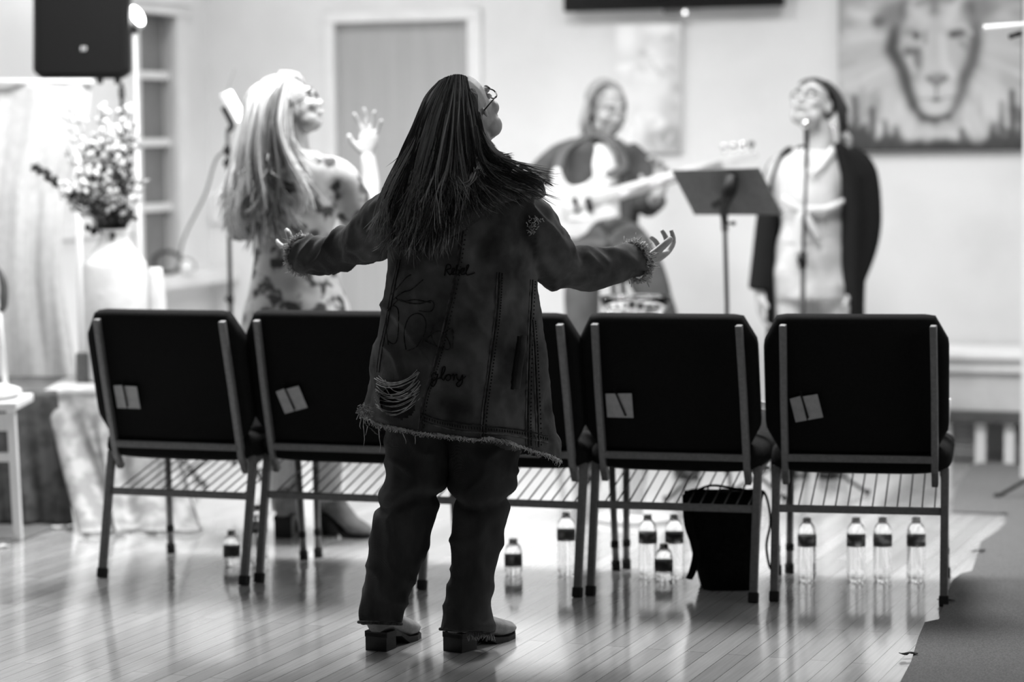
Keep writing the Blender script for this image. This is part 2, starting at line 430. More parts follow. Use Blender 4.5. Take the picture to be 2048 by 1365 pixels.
rl = MB(); side_boxes(rl, -4.5, WV0 - .08, z2 - .03, z2 + .03, .001, .022); struct(rl, 'trim_3', M['trim'], bevel=.003)
# white column at the right edge
ce = wall_u(2046, 300, -.8)
pc = MB(); wall_boxes(pc, ce[0], ce[0] + .35, 0, 3.0, -.8, -.5); struct(pc, 'trim_4', M['trim'])
# the far right part of the room
rw = MB(); rw.rbox(RM(6.25, -1.3, 1.5), U, V, Z, .1, 2.6, 3); struct(rw, 'wall_right', M['wall'])

# ------------------------------------------------------------------ built-in bench against the right of the back wall
def bench():
    v = -.42
    ua, zt = wall_u(1760, 702, v); ub, _ = wall_u(2300, 702, v); zm = wall_u(1960, 742, v)[1]; zl = wall_u(1960, 832, v)[1]
    root = empty('wall_bench', RM((ua + ub) / 2, v / 2, 0), 'long pale built-in bench with dark lower ledge along the back wall under the lion painting', 'bench')
    m = MB(); wall_boxes(m, ua, ub, zt - .03, zt, v, -.02); build(m, 'bench_top', M['trim'], root, False, .006)
    m = MB(); wall_boxes(m, ua, ub, zl + .02, zt - .03, v + .02, v + .05); build(m, 'front_panel', M['bench'], root, False)
    m = MB(); wall_boxes(m, ua, ub, zm - .01, zm + .012, v + .0, v + .03); build(m, 'moulding', M['bench'], root, False, .004)
    m = MB(); wall_boxes(m, ua, ub, zl - .03, zl + .02, v - .02, -.02); build(m, 'ledge', M['darkpaint'], root, False, .004)
    uu = [wall_u(x, 870, v)[0] for x in (1890, 1960, 2018, 2090, 2160)]
    for u in uu:
        m = MB(); wall_boxes(m, u - .022, u + .022, 0, zl - .03, v + .01, v + .05); build(m, 'leg', M['trim'], root, False, .003)
    for a, b in ((uu[0], uu[1]), (uu[2], uu[3])):
        m = MB(); wall_boxes(m, a + .023, b - .023, .02, zl - .04, v + .06, v + .08)
        for i in range(7):
            z = .04 + i * .022; wall_boxes(m, a + .03, b - .03, z, z + .008, v + .05, v + .06)
        build(m, 'heater_grille', M['grille'], root, False)
bench()

# ------------------------------------------------------------------ paintings and screen
def paint_mesh(name, origin, u, z, w, h, nx, ny, fn, depth, parent):
    mb = MB(); mb.grid(lambda a, b: origin + u * (a * w) + z * (b * h), nx, ny)
    me = bpy.data.meshes.new(name); me.from_pydata([tuple(v) for v in mb.v], [], mb.f)
    ca = me.color_attributes.new('paint', 'FLOAT_COLOR', 'POINT')
    A, B = np.meshgrid(np.linspace(0, 1, nx + 1), np.linspace(0, 1, ny + 1))
    g = fn(A.ravel(), B.ravel()); g = np.clip(g, 0, 255) / 255
    g = np.where(g <= .04045, g / 12.92, ((g + .055) / 1.055) ** 2.4)
    ca.data.foreach_set('color', np.stack([g, g, g, np.ones_like(g)], 1).ravel())
    m = bpy.data.materials.new(name); m.use_nodes = True; nt = m.node_tree; b = nt.nodes['Principled BSDF']
    at = nt.nodes.new('ShaderNodeVertexColor'); at.layer_name = 'paint'; nt.links.new(at.outputs[0], b.inputs['Base Color'])
    b.inputs['Roughness'].default_value = .7
    n = nt.nodes.new('ShaderNodeTexNoise'); n.inputs['Scale'].default_value = 200
    bp = nt.nodes.new('ShaderNodeBump'); bp.inputs['Strength'].default_value = .15; bp.inputs['Distance'].default_value = .002
    nt.links.new(n.outputs[0], bp.inputs['Height']); nt.links.new(bp.outputs[0], b.inputs['Normal'])
    return link_mesh(name, me, m, parent, smooth=True)
def seg_dist(X, Y, pts):
    best = np.full_like(X, 1e9)
    for (x0, y0), (x1, y1) in zip(pts[:-1], pts[1:]):
        dx, dy = x1 - x0, y1 - y0; L2 = dx * dx + dy * dy + 1e-9
        t = np.clip(((X - x0) * dx + (Y - y0) * dy) / L2, 0, 1)
        best = np.minimum(best, np.hypot(X - x0 - t * dx, Y - y0 - t * dy))
    return best
class Canvas:
    def __init__(s, X, Y, base): s.X, s.Y, s.g = X, Y, np.full_like(X, base)
    def line(s, pts, w, tone, a=1.0):
        k = a * np.exp(-(seg_dist(s.X, s.Y, pts) / w) ** 2.4); s.g = s.g * (1 - k) + tone * k
    def blob(s, x, y, rx, ry, tone, a=1.0, ang=0, p=1.6):
        c, sn = math.cos(ang), math.sin(ang); dx, dy = s.X - x, s.Y - y
        q = ((dx * c + dy * sn) / rx) ** 2 + ((-dx * sn + dy * c) / ry) ** 2
        k = a * np.exp(-q ** p); s.g = s.g * (1 - k) + tone * k
LX0, LX1, LY1 = 1676, 2043, 303
def lion(A, B):
    # canvas coordinates of the study drawing: 0..1200 across, bottom edge at 990, upwards to -560
    X = 118 + A * 1195; Y = 990 - B * (990 + 560)
    c = Canvas(X, Y, 176.0); rnd = random.Random(3)
    c.g += -18 * np.clip((260 - X) / 160, 0, 1)
    c.line([(100, 1010), (1330, 1010)], 190, 52); c.line([(100, 900), (330, 840)], 110, 66, .9); c.line([(1180, 760), (1330, 800)], 110, 92, .8)
    # mane: long soft locks radiating from the face
    cx, cy = 760, 330
    for i in range(330):
        a = rnd.uniform(0, 2 * math.pi); r0 = rnd.uniform(200, 330); r1 = r0 + rnd.uniform(140, 300)
        x0, y0 = cx + r0 * math.cos(a) * .95, cy + r0 * math.sin(a) * 1.25
        x1, y1 = cx + r1 * math.cos(a) * 1.2, cy + r1 * math.sin(a) * 1.15 + 90
        if y1 > 900: x1 = x0 + (x1 - x0) * .5; y1 = rnd.uniform(830, 905)
        xm, ym = (x0 + x1) / 2 + rnd.uniform(-25, 25), (y0 + y1) / 2
        c.line([(x0, y0), (xm, ym), (x1, y1)], rnd.uniform(16, 40), rnd.choice([205, 214, 196, 188, 170, 222]), .55)
    for i in range(70):
        x = rnd.uniform(180, 1250); y = rnd.uniform(700, 830)
        c.line([(x, y - 120), (x + rnd.uniform(-15, 15), y)], rnd.uniform(12, 26), rnd.choice([206, 214, 190]) if x > 420 else 150, .4)
    for x, y, h in ((230, 640, 150), (345, 720, 130), (430, 800, 110), (500, 840, 90), (1180, 690, 170), (1250, 620, 240), (930, 860, 60), (1130, 830, 100)):
        c.line([(x, y), (x + 6, y + h), (x, y + h + 130)], 20, 70, .8)
    # dark hollow around the face
    ring = [(560, 60), (505, 190), (470, 330), (545, 450), (580, 580), (625, 690), (690, 775), (765, 790), (840, 765), (895, 650), (940, 520), (985, 420), (1010, 300), (1000, 180), (955, 90)]
    c.line(ring, 52, 96, .95); c.line(ring[1:6], 32, 62, .7); c.line(ring[5:9], 22, 60, .8); c.line(ring[10:14], 30, 92, .6)
    # ears
    c.blob(470, 110, 115, 85, 132, .95, -.3); c.blob(385, 150, 45, 40, 96, .8); c.blob(545, 120, 28, 60, 88, .7)
    c.blob(1045, 80, 100, 100, 140, .9, .4); c.blob(985, 95, 30, 70, 104, .8)
    # face
    for x, y, rx, ry, t in ((760, 200, 235, 190, 196), (760, 360, 205, 190, 194), (760, 560, 150, 170, 200), (760, 690, 115, 80, 202)):
        c.blob(x, y, rx, ry, t, .97, 0, 3)
    c.line([(600, 60), (690, 150)], 40, 214, .7); c.line([(880, 60), (840, 160)], 46, 222, .8)
    c.line([(745, -60), (750, 90)], 34, 112, .6); c.line([(640, 40), (720, 15), (860, 20)], 26, 130, .6)
    c.line([(800, 260), (815, 420), (860, 500)], 30, 216, .8); c.line([(705, 250), (690, 420)], 26, 206, .6)
    c.blob(590, 230, 62, 44, 150, .8); c.blob(632, 248, 26, 26, 74, .95); c.blob(585, 262, 44, 16, 202, .7)
    c.line([(575, 345), (640, 350), (640, 430)], 30, 98, .85); c.line([(690, 230), (690, 290)], 16, 128, .6)
    c.blob(900, 238, 60, 30, 92, .9, -.1); c.blob(868, 244, 20, 18, 60, .8); c.line([(860, 195), (940, 185), (985, 240)], 18, 208, .7)
    c.line([(925, 300), (960, 330)], 20, 140, .7)
    c.line([(590, 400), (620, 470)], 20, 208, .7); c.line([(660, 390), (635, 520)], 26, 150, .55)
    c.blob(770, 520, 62, 34, 142, .9); c.line([(705, 520), (765, 565), (830, 520)], 14, 104, .8)
    c.line([(765, 565), (765, 640)], 9, 128, .8); c.blob(765, 662, 34, 13, 84, .95)
    c.line([(650, 655), (740, 655)], 9, 150, .6); c.line([(795, 655), (880, 640)], 9, 150, .6)
    c.blob(690, 605, 46, 40, 214, .7); c.blob(845, 600, 44, 40, 212, .7); c.blob(760, 725, 70, 26, 208, .7)
    # ruff below the chin
    for x, y, rx, ry, t in ((580, 850, 62, 90, 204), (705, 865, 60, 66, 200), (815, 835, 50, 56, 186), (900, 800, 44, 70, 176), (1040, 840, 60, 100, 206), (1135, 690, 66, 130, 222), (1120, 520, 60, 160, 206), (470, 700, 60, 160, 196), (1000, 880, 20, 60, 200)):
        c.blob(x, y, rx, ry, t, .72)
    return c.g
def hang(name, px0, px1, pyb, ztop, fn, label, nx, ny, parts='canvas', thick=.035):
    u0, zb = wall_u(px0, pyb, -thick); u1, _ = wall_u(px1, pyb, -thick)
    root = empty(name, RM((u0 + u1) / 2, -thick / 2, zb), label, 'painting')
    m = MB(); wall_boxes(m, u0, u1, zb, ztop, -thick + .001, -.002); build(m, 'stretcher', M['white'] if 'pale' in label else M['darkpaint'], root, False)
    paint_mesh('canvas', RM(u0, -thick, zb), U, Z, u1 - u0, ztop - zb, nx, ny, fn, thick, root)
zt_l = wall_u(1860, 303)[1] + (wall_u(2043, 303)[0] - wall_u(1676, 303)[0]) * 1.3
hang('lion_painting', LX0, LX1, LY1, zt_l, lion, 'large unframed grey painting of a maned lion face on the back wall', 300, 380)
def abstract(A, B):
    X = A * 470; Y = (1 - B) * 980
    c = Canvas(X, Y, 228.0); rnd = random.Random(5)
    c.line([(430, 0), (440, 980)], 60, 200, .7); c.line([(320, 850), (470, 930)], 150, 165, .9); c.line([(330, 640), (450, 760)], 90, 196, .8)
    for x, y, rx, ry, t in ((80, 90, 80, 130, 255), (330, 40, 140, 40, 252), (80, 330, 90, 40, 252), (260, 300, 70, 120, 250), (150, 470, 130, 50, 222), (230, 560, 150, 200, 236), (300, 760, 80, 60, 255), (120, 800, 90, 120, 250), (200, 220, 40, 30, 196), (180, 350, 40, 28, 208), (440, 500, 36, 50, 168), (390, 650, 60, 110, 200), (400, 860, 80, 90, 158), (430, 640, 30, 26, 176)):
        c.blob(x, y, rx, ry, t, .85)
    for i in range(60):
        x, y = rnd.uniform(0, 470), rnd.uniform(0, 980); a = rnd.uniform(0, 3)
        c.line([(x, y), (x + 70 * math.cos(a), y + 70 * math.sin(a))], rnd.uniform(8, 22), rnd.choice([248, 240, 214, 205, 190 if x > 250 else 240]), .5)
    return c.g
za = wall_u(1297, 48, -.03)[1]
hang('abstract_painting', 1232, 1362, 305, za, abstract, 'narrow pale blotched canvas on the back wall below the dark screen', 60, 110, thick=.03)
def tv():
    v = -.08
    u0, zb = wall_u(1126, 24, v); u1, _ = wall_u(1566, 14, v)
    root = empty('wall_screen', RM((u0 + u1) / 2, v, zb), 'wide black flat screen mounted high on the back wall', 'television')
    m = MB(); wall_boxes(m, u0, u1, zb, zb + .55, v, v + .045); build(m, 'casing', M['blackp'], root, False, .006)
    m = MB(); wall_boxes(m, u0 + .015, u1 - .015, zb + .02, zb + .535, v - .003, v - .001); build(m, 'screen', M['screen'], root, False)
    ub, zz = wall_u(1345, 22, v)
    m = MB(); wall_boxes(m, ub - .045, ub + .045, zb - .02, zb - .001, v + .005, v + .035); build(m, 'sensor_bar', M['greym'], root, False, .003)
    m = MB(); m.ell(RM(wall_u(1367, 28, v)[0], v + .02, zb - .016), .009); build(m, 'indicator_light', M['glow'], root)
    m = MB(); wall_boxes(m, u0 + .3, u1 - .3, zb + .15, zb + .4, v + .045, -.001); build(m, 'wall_mount', M['blackm'], root, False)
tv()

# ------------------------------------------------------------------ stacking chairs
CW = 0.50
def rr(cx, cz, w, h, cut, y):                      # chamfered outline in local XZ
    a, b = w / 2, h / 2; cx1, cz1, cx2, cz2 = cut
    return [Vector((cx + x, y, cz + z)) for x, z in ((-a + cx2, -b), (a - cx2, -b), (a, -b + cz2), (a, b - cz1), (a - cx1, b), (-a + cx1, b), (-a, b - cz1), (-a, -b + cz2))]
def make_chair(name, label):
    r = empty(name, (0, 0, 0), label, 'chair', 'charcoal stacking chairs standing in a row')
    hw = CW / 2; T = .024
    LO = dict(local=True, smooth=False)
    for s in (-1, 1):
        leg = MB(); leg.bar((s * hw, -.0, .018), (s * (hw - .0), .085, .40), T, T, (0, 1, 0)); lo = build(leg, 'leg', M['frame'], r, bevel=.004, **LO)
        c = MB(); c.bar((s * hw, -.003, 0), (s * hw, .004, .03), T + .005, T + .005, (0, 1, 0)); build(c, 'foot_cap', M['cap'], lo, bevel=.003, **LO)
        leg = MB(); leg.tube([(s * (hw - .005), .47, .016), (s * (hw - .012), .445, .40)], .0115, 10); lo = build(leg, 'leg', M['frame'], r, local=True)
        c = MB(); c.tube([(s * (hw - .005), .472, 0), (s * (hw - .005), .469, .03)], .015, 12); build(c, 'foot_cap', M['cap'], lo, local=True); c = MB(); c.tube([(s * (hw - .007), .465, .075), (s * (hw - .007), .464, .095)], .0135, 12); build(c, 'rubber_band', M['cap'], lo, local=True)
        up = MB(); x = s * (hw - .029)
        up.tube([(x, .09, .345), (x, .062, .39), (x, .045, .45), (x, .0, .62), (x - s * .003, -.055, .835)], (.0145), 4, flat=.93, up=(.7, .7, 0))
        build(up, 'upright', M['frame'], r, bevel=.003, **LO)
        sr = MB(); sr.bar((s * (hw - .004), .075, .385), (s * (hw - .014), .455, .40), T * .9, T * .9); build(sr, 'side_rail', M['frame'], r, bevel=.003, **LO)
    m = MB(); m.bar((-hw + .035, .047, .428), (hw - .035, .047, .428), .018, .022); build(m, 'cross_bar', M['frame'], r, bevel=.003, **LO)
    m = MB(); m.bar((-hw + .01, .06, .272), (hw - .01, .06, .272), .018, .022); build(m, 'cross_bar', M['frame'], r, bevel=.003, **LO)
    # book rack of wires
    m = MB()
    for i in range(13):
        x = -hw + .03 + i * (CW - .06) / 12
        m.tube([(x, .06, .275), (x, .40, .352), (x, .42, .374)], .0024, 6)
    m.tube([(-hw + .02, .40, .352), (hw - .02, .40, .352)], .004, 6)
    build(m, 'book_rack', M['wire'], r, local=True)
    # seat: waterfall cushion
    def seat_ring(y, zlo, zhi, w):
        pts = []; n = 36
        for j in range(n):
            a = 2 * math.pi * j / n; c, s_ = math.cos(a), math.sin(a)
            e = .45; X = abs(c) ** e * math.copysign(1, c) * w; Zz = abs(s_) ** .6 * math.copysign(1, s_)
            zc, hh = (zlo + zhi) / 2, (zhi - zlo) / 2
            pts.append((X, y, zc + Zz * hh + (.012 * (1 - (X / w) ** 2) if s_ > 0 else 0)))
        return pts
    m = MB()
    prof = [(.058, .40, .425, .235), (.064, .386, .45, .256), (.085, .378, .468, .266), (.15, .376, .475, .270), (.3, .376, .477, .272), (.42, .378, .475, .272), (.48, .383, .468, .268), (.505, .395, .455, .26), (.515, .41, .435, .24)]
    m.loft([seat_ring(*p) for p in prof]); build(m, 'seat', M['fabric'], r, local=True)
    # backrest: thick chamfered pad leaning back with the uprights
    m = MB(); rings = []
    BW, BH = .542, .43; th = .062
    for k_, (off, grow) in enumerate(((0, -.020), (.004, -.006), (.014, 0), (.045, .0), (.057, -.008), (.062, -.03))):
        ring = []
        for p in rr(0, 0, BW + grow * 2, BH + grow * 2, (.042, .078, .045, .085), 0):
            ring.append(p)
        # subdivide outline for rounding
        o2 = []
        for i in range(len(ring)):
            a, b = ring[i], ring[(i + 1) % len(ring)]
            for t in (0.06, .35, .65, .94): o2.append(a.lerp(b, t))
        lean = math.atan2(.245, 1.0) ; zc = .648
        rings.append([Vector((p.x, 0, 0)) + Vector((0, math.cos(lean), math.sin(lean))) * (off - .012) + Vector((0, -math.sin(lean), math.cos(lean))) * p.z + Vector((-.009, .013, zc)) + Vector((0, -.012 * (p.x / .27) ** 2, 0)) * -1 for p in o2])
    m.loft(rings); build(m, 'backrest', M['fabric'], r, local=True)
    # slim rounded top roll of the pad
    return r
LEAN = math.atan2(.245, 1.0)
def add_card(r, x, z, tilt, kind=2):
    """card pocket stitched to the rear of the backrest; x,z local, tilt in radians"""
    def at(px, pz, off):
        q = Vector((px, 0, pz)); q = Matrix.Rotation(tilt, 3, 'Y') @ q
        zz = z + q.z - .648
        return Vector((x + q.x, .013, .648)) + Vector((0, -math.sin(LEAN), math.cos(LEAN))) * zz + Vector((0, math.cos(LEAN), math.sin(LEAN))) * (-off - .012) + Vector((0, .012 * ((x + q.x) / .27) ** 2, 0))
    spans = [(-.042, -.008), (-.004, .042)] if kind == 2 else [(-.041, .041)]
    for i, (a, b) in enumerate(spans):
        m = MB(); pts = [at(a, -.04, .003), at(b, -.04, .003), at(b, .04 - .004 * i, .006), at(a, .037, .006)]
        m.loft([pts, [p + Vector((0, -.0015, 0)) for p in pts]]); build(m, 'card', M['card'], r, local=True, smooth=False)
    m = MB(); m.tube([at(-.006 if kind == 2 else -.012, .055, .011), at(-.002 if kind == 2 else .018, -.032, .008)], .003, 6); build(m, 'pencil', M['blackp'], r, local=True)
def copy_tree(o, parent=None):
    c = o.copy(); COL.objects.link(c)
    if parent: c.parent = parent
    for ch in list(o.children): copy_tree(ch, c)
    return c
chair_spec = [((203, 1158), (490, 1168), 19, 'charcoal padded stacking chair at the left end of the row, nearest the damask table'),
              ((522, 1168), (812, 1178), 18, 'charcoal padded stacking chair second from left, behind the outstretched left sleeve'),
              ((845, 1182), (1153, 1193), 17.5, 'charcoal padded stacking chair mostly hidden behind the woman in the denim jacket'),
              ((1183, 1193), (1505, 1205), 15.5, 'charcoal padded stacking chair with the black tote bag under its seat'),
              ((1547, 1205), (1888, 1211), 11.5, 'charcoal padded stacking chair at the right end of the row, over four water bottles')]
CH = []
proto = make_chair('stacking_chair', chair_spec[0][3])
for i, (a, b, yaw, lab) in enumerate(chair_spec):
    o = proto if i == 0 else copy_tree(proto)
    pa, pb = G(*a), G(*b)
    o.location = (pa + pb) / 2; o.location.z = 0; o.rotation_euler = (0, 0, -R(yaw)); o['label'] = lab; CH.append(o)
add_card(CH[0], -.155, .585, 0.0); add_card(CH[1], -.135, .585, R(-16)); add_card(CH[3], -.16, .585, 0.0, 1); add_card(CH[4], -.155, .585, R(-12))
add_card(CH[2], -.15, .585, 0.0)

# ------------------------------------------------------------------ people: shared builders
def head_into(mb, c, Rm, s=1.0, ear=1.0):
    c = Vector(c)
    def e(p, r, rot=None):
        mb.ell(c + Rm @ (Vector(p) * s), [x * s for x in r], (Rm @ rot) if rot else Rm, 18, 12)
    e((0, -.012, .028), (.075, .094, .087)); e((0, .022, -.03), (.062, .07, .085)); e((0, .052, -.088), (.034, .034, .028))
    e((0, .02, -.075), (.052, .055, .035)); e((0, .078, .022), (.05, .018, .014))
    for q in (-1, 1):
        e((q * .036, .062, -.028), (.026, .026, .024)); e((q * .076, -.008, -.012), (.009 * ear, .02 * ear, .032 * ear)); e((q * .012, .095, -.036), (.009, .011, .008))
        e((q * .045, .03, -.07), (.02, .035, .03))
    rx = Matrix.Rotation(R(-22), 3, 'X')
    e((0, .092, -.012), (.011, .016, .032), rx); e((0, .105, -.034), (.011, .012, .011))
    e((0, .086, -.061), (.023, .011, .006)); e((0, .084, -.071), (.020, .011, .007))
def face_parts(root, c, Rm, s=1.0, glasses=False, brow='brow'):
    c = Vector(c)
    for q in (-1, 1):
        m = MB(); m.ell(c + Rm @ (Vector((q * .031, .079, .002)) * s), (.0135 * s, .009 * s, .009 * s), Rm); build(m, 'eye', M['sclera'], root)
        m = MB(); m.tube([c + Rm @ (Vector((q * a, b, z)) * s) for a, b, z in ((.014, .094, .022), (.03, .091, .029), (.048, .08, .024))], .0035 * s, 6, sub=3); build(m, 'eyebrow', M[brow], root)
    m = MB(); m.tube([c + Rm @ (Vector(p) * s) for p in ((-.023, .086, -.066), (-.01, .097, -.064), (.01, .097, -.064), (.023, .086, -.066))], [.003 * s, .006 * s, .006 * s, .003 * s], 8, sub=3); build(m, 'lips', M['lip'], root)
    if glasses:
        m = MB()
        for q in (-1, 1):
            ring = [c + Rm @ (Vector((q * .030 + .020 * math.cos(a), .099 - .004 * math.cos(a) * q, .0 + .015 * math.sin(a))) * s) for a in [2 * math.pi * j / 20 for j in range(21)]]
            m.tube(ring, .0022 * s, 6); m.tube([c + Rm @ (Vector(p) * s) for p in ((q * .050, .096, .004), (q * .078, .06, .006), (q * .081, -.015, .0))], .002 * s, 6)
        m.tube([c + Rm @ (Vector(p) * s) for p in ((-.010, .101, .002), (.010, .101, .002))], .002 * s, 6)
        build(m, 'glasses', M['blackm'], root)
def hand_into(mb, wrist, f, palm, side=1, curl=(.3, .3, .3, .3), thumb=.4, s=1.0, spread=.12):
    """f: direction of the fingers, palm: where the palm faces, side: +1 puts the thumb on f x palm"""
    f = Vector(f).normalized(); n = Vector(palm); n = (n - f * n.dot(f)).normalized(); x = f.cross(n) * side; w0 = Vector(wrist)
    def at(a, b, c_): return w0 + (x * a + f * b + n * c_) * s
    rings = []
    for b, hw, th in ((-.02, .026, .021), (.0, .027, .019), (.025, .035, .018), (.05, .041, .016), (.075, .042, .014), (.09, .038, .011)):
        rings.append([at(hw * math.cos(a) , b, th * math.sin(a)) for a in [2 * math.pi * j / 16 for j in range(16)]])
    mb.loft(rings)
    L = ((.027, .088, (.040, .024, .020), .0092), (.009, .092, (.044, .028, .022), .0095), (-.010, .088, (.041, .026, .021), .009), (-.028, .080, (.032, .020, .018), .008))
    for i, (a, b, ph, r) in enumerate(L):
        p = at(a * .92, b - .02, 0); pts = [p, at(a, b, 0)]; ang = 0
        sp = a / .028 * spread
        for j, l in enumerate(ph):
            ang += curl[i] * (1, 1.2, .9)[j]
            d = (f * math.cos(ang) + n * math.sin(ang)) * math.cos(sp) + x * math.sin(sp)
            pts.append(pts[-1] + d * l * s)
        mb.tube(pts, [r * s, r * s, r * .97 * s, r * .88 * s, r * .72 * s], 10, sub=3)
    t = [at(.018, .01, .004), at(.040, .03, .010)]
    d = (x * math.cos(thumb) + f * math.sin(thumb) * 1.2 + n * .35).normalized(); t.append(t[-1] + d * .034 * s); d = (x * .4 + f * 1.0 + n * .35).normalized(); t.append(t[-1] + d * .028 * s)
    mb.tube(t, [.014 * s, .0125 * s, .011 * s, .0085 * s], 10, sub=3)
def hair(root, guides, n, rad, m_str, m_shell, jit=.006, seg=5, layer=.012, name='hair', thick=.02, shell=True, seed=1, clump=5):
    """guides: equal-length lists of points, neighbours interpolated; a dark mass below and strands over it"""
    rnd = random.Random(seed)
    G_ = []
    for g in guides:
        p, _ = smooth_path([Vector(q) for q in g], [1.0] * len(g), seg); G_.append(p)
    K = len(G_[0]); obs = None
    if shell:
        mb = MB(); nu = (len(G_) - 1) * 4
        def row(k):
            pts = [g[k] for g in G_]; q, _ = smooth_path(pts, [1.0] * len(pts), 4); return q
        front = [row(k) for k in range(K)]
        tailn = K - 1
        ring = []
        for k in range(K):
            fr = front[k]; bk = [p + Vector((0, thick * (1 - .7 * k / K), 0)) for p in fr]
            ring.append(fr + bk[::-1])
        mb.loft(ring, cap=True); obs = build(mb, name, m_shell, root)
    sm = MB(); tones = []
    n_lock = max(4, n // 16); locks = []
    for i in range(n_lock): locks.append((rnd.random(), [rnd.uniform(-1, 1) for _ in range(6)], rnd.random() ** 1.4, rnd.random(), 0 if rnd.random() < .7 else rnd.randint(0, K // 3), 0 if rnd.random() < .45 else rnd.randint(0, K // 3)))
    for i in range(n):
        lk = locks[i % n_lock]; spread = rnd.gauss(0, 1)
        u = min(.9999, max(0, lk[0] + spread * .16 / (len(G_) - 1))) * (len(G_) - 1.0001); a = int(u); t = u - a
        ph = lk[1]; lift = (.25 + .75 * lk[3]) * layer * (1 - .35 * abs(spread)); k0, k1 = lk[4], K - 1 - lk[5]
        sh = [rnd.gauss(0, 1) for _ in range(3)]
        pts = []; k1 = max(k0 + 3, k1 - (rnd.randint(0, 4) if rnd.random() < .6 else 0)); cl = Vector((rnd.gauss(0, 1), rnd.gauss(0, .5), rnd.gauss(0, .6) + .3)) + Vector((ph[4], 0, 0)) * 1.2
        for k in range(k0, k1 + 1):
            q = k / (K - 1); p = G_[a][k].lerp(G_[a + 1][k], t); e_ = (k - k0) / (k1 - k0); p = p + cl * (max(0, e_ - .72) ** 2 * jit * 14)
            wv = jit * (q ** 1.2) * 2.2
            p = p + Vector((wv * (ph[0] + .6 * math.sin(q * 7 + ph[1] * 3)), -lift * min(1, q * 3) + wv * .3 * ph[2], wv * ph[3] * (.4 + q))) + Vector(sh) * (jit * .22 * (q - .25) * 2)
            pts.append(p)
        if len(pts) < 3: continue
        r = rad * rnd.uniform(.6, 1.4); n0 = len(sm.v)
        sm.tube(pts, [r * (.5 + .5 * math.sin(math.pi * min(1, .15 + .85 * (1 - j / (len(pts) - 1))))) if j < len(pts) - 1 else r * .15 for j in range(len(pts))], 4, cap=False, flat=.5)
        tones += [min(1, max(0, lk[2] + rnd.uniform(-.05, .05)))] * (len(sm.v) - n0)
    me = bpy.data.meshes.new('strands'); me.from_pydata([tuple(v) for v in sm.v], [], sm.f)
    ca = me.color_attributes.new('tone', 'FLOAT_COLOR', 'POINT'); ca.data.foreach_set('color', np.repeat(np.array(tones), 4))
    st = link_mesh('hair_strands' if shell else name, me, m_str, obs if obs else root)
    return obs or st
def hair_cap(root, c, Rm, s, m, dy=-.028):
    c = Vector(c); mb = MB(); mb.ell(c + Rm @ (Vector((0, dy, .034)) * s), (.081 * s, .094 * s, .088 * s), Rm, 32, 20)
    me = remesh(mb, .006, 1); displace(me, lambda p: .003 * noise.noise(Vector((p.x * 60, p.y * 20, p.z * 20))))
    link_mesh('hair', me, m, root)
def boot_into(up, so, heel, toe, h=.12, sh=.0, heel_h=.045, w=.085, shaft_r=.05, shaft_top=None):
    """up: upper MB, so: sole MB. heel, toe: floor points"""
    heel, toe = Vector(heel), Vector(toe); f = (toe - heel); Ln = f.length; f.normalize(); x = f.cross(Z).normalized()
    def at(a, b, z): return heel + f * (b * Ln) + x * a + Z * z
    def ring(b, hw, z0, z1, lean=0):
        r = []
        for j in range(16):
            a = 2 * math.pi * j / 16
            c, s_ = math.cos(a), math.sin(a)
            z = z0 + (z1 - z0) * (s_ + 1) / 2
            r.append(at(hw * abs(c) ** .7 * math.copysign(1, c) * (1 - .25 * max(0, s_)), b + lean * (s_ + 1) / 2, z))
        return r
    hh = heel_h
    up.loft([ring(.0, w * .28, hh, hh + .07), ring(.03, w * .38, hh, hh + .1), ring(.2, w * .42, hh - .002, h + .02), ring(.36, w * .40, hh * .7, h), ring(.5, w * .42, hh * .3 + .012, h * .72), ring(.68, w * .5, .012, .068), ring(.82, w * .48, .012, .055), ring(.93, w * .36, .014, .045), ring(1.0, w * .16, .018, .034)])
    pts = []
    def srow(b, hw, z0, z1): return [at(-hw, b, z0), at(hw, b, z0), at(hw, b, z1), at(-hw, b, z1)]
    so.loft([srow(0, w * .36, hh - .012, hh + .004), srow(.22, w * .40, hh - .016, hh + .002), srow(.38, w * .38, hh * .55, hh * .75), srow(.55, w * .44, 0.001, .014 + hh * .1), srow(.72, w * .5, 0, .014), srow(.88, w * .42, 0, .014), srow(1.0, w * .16, .004, .018)])
    so.loft([srow(.0, w * .30, 0, .001), srow(.0, w * .34, 0, hh), srow(.24, w * .36, 0, hh), srow(.27, w * .30, 0, hh)])
    if shaft_top is not None:
        a = at(0, .16, hh + .05); up.tube([a, a.lerp(Vector(shaft_top), .5), shaft_top], [shaft_r, shaft_r, shaft_r * 1.1], 16)

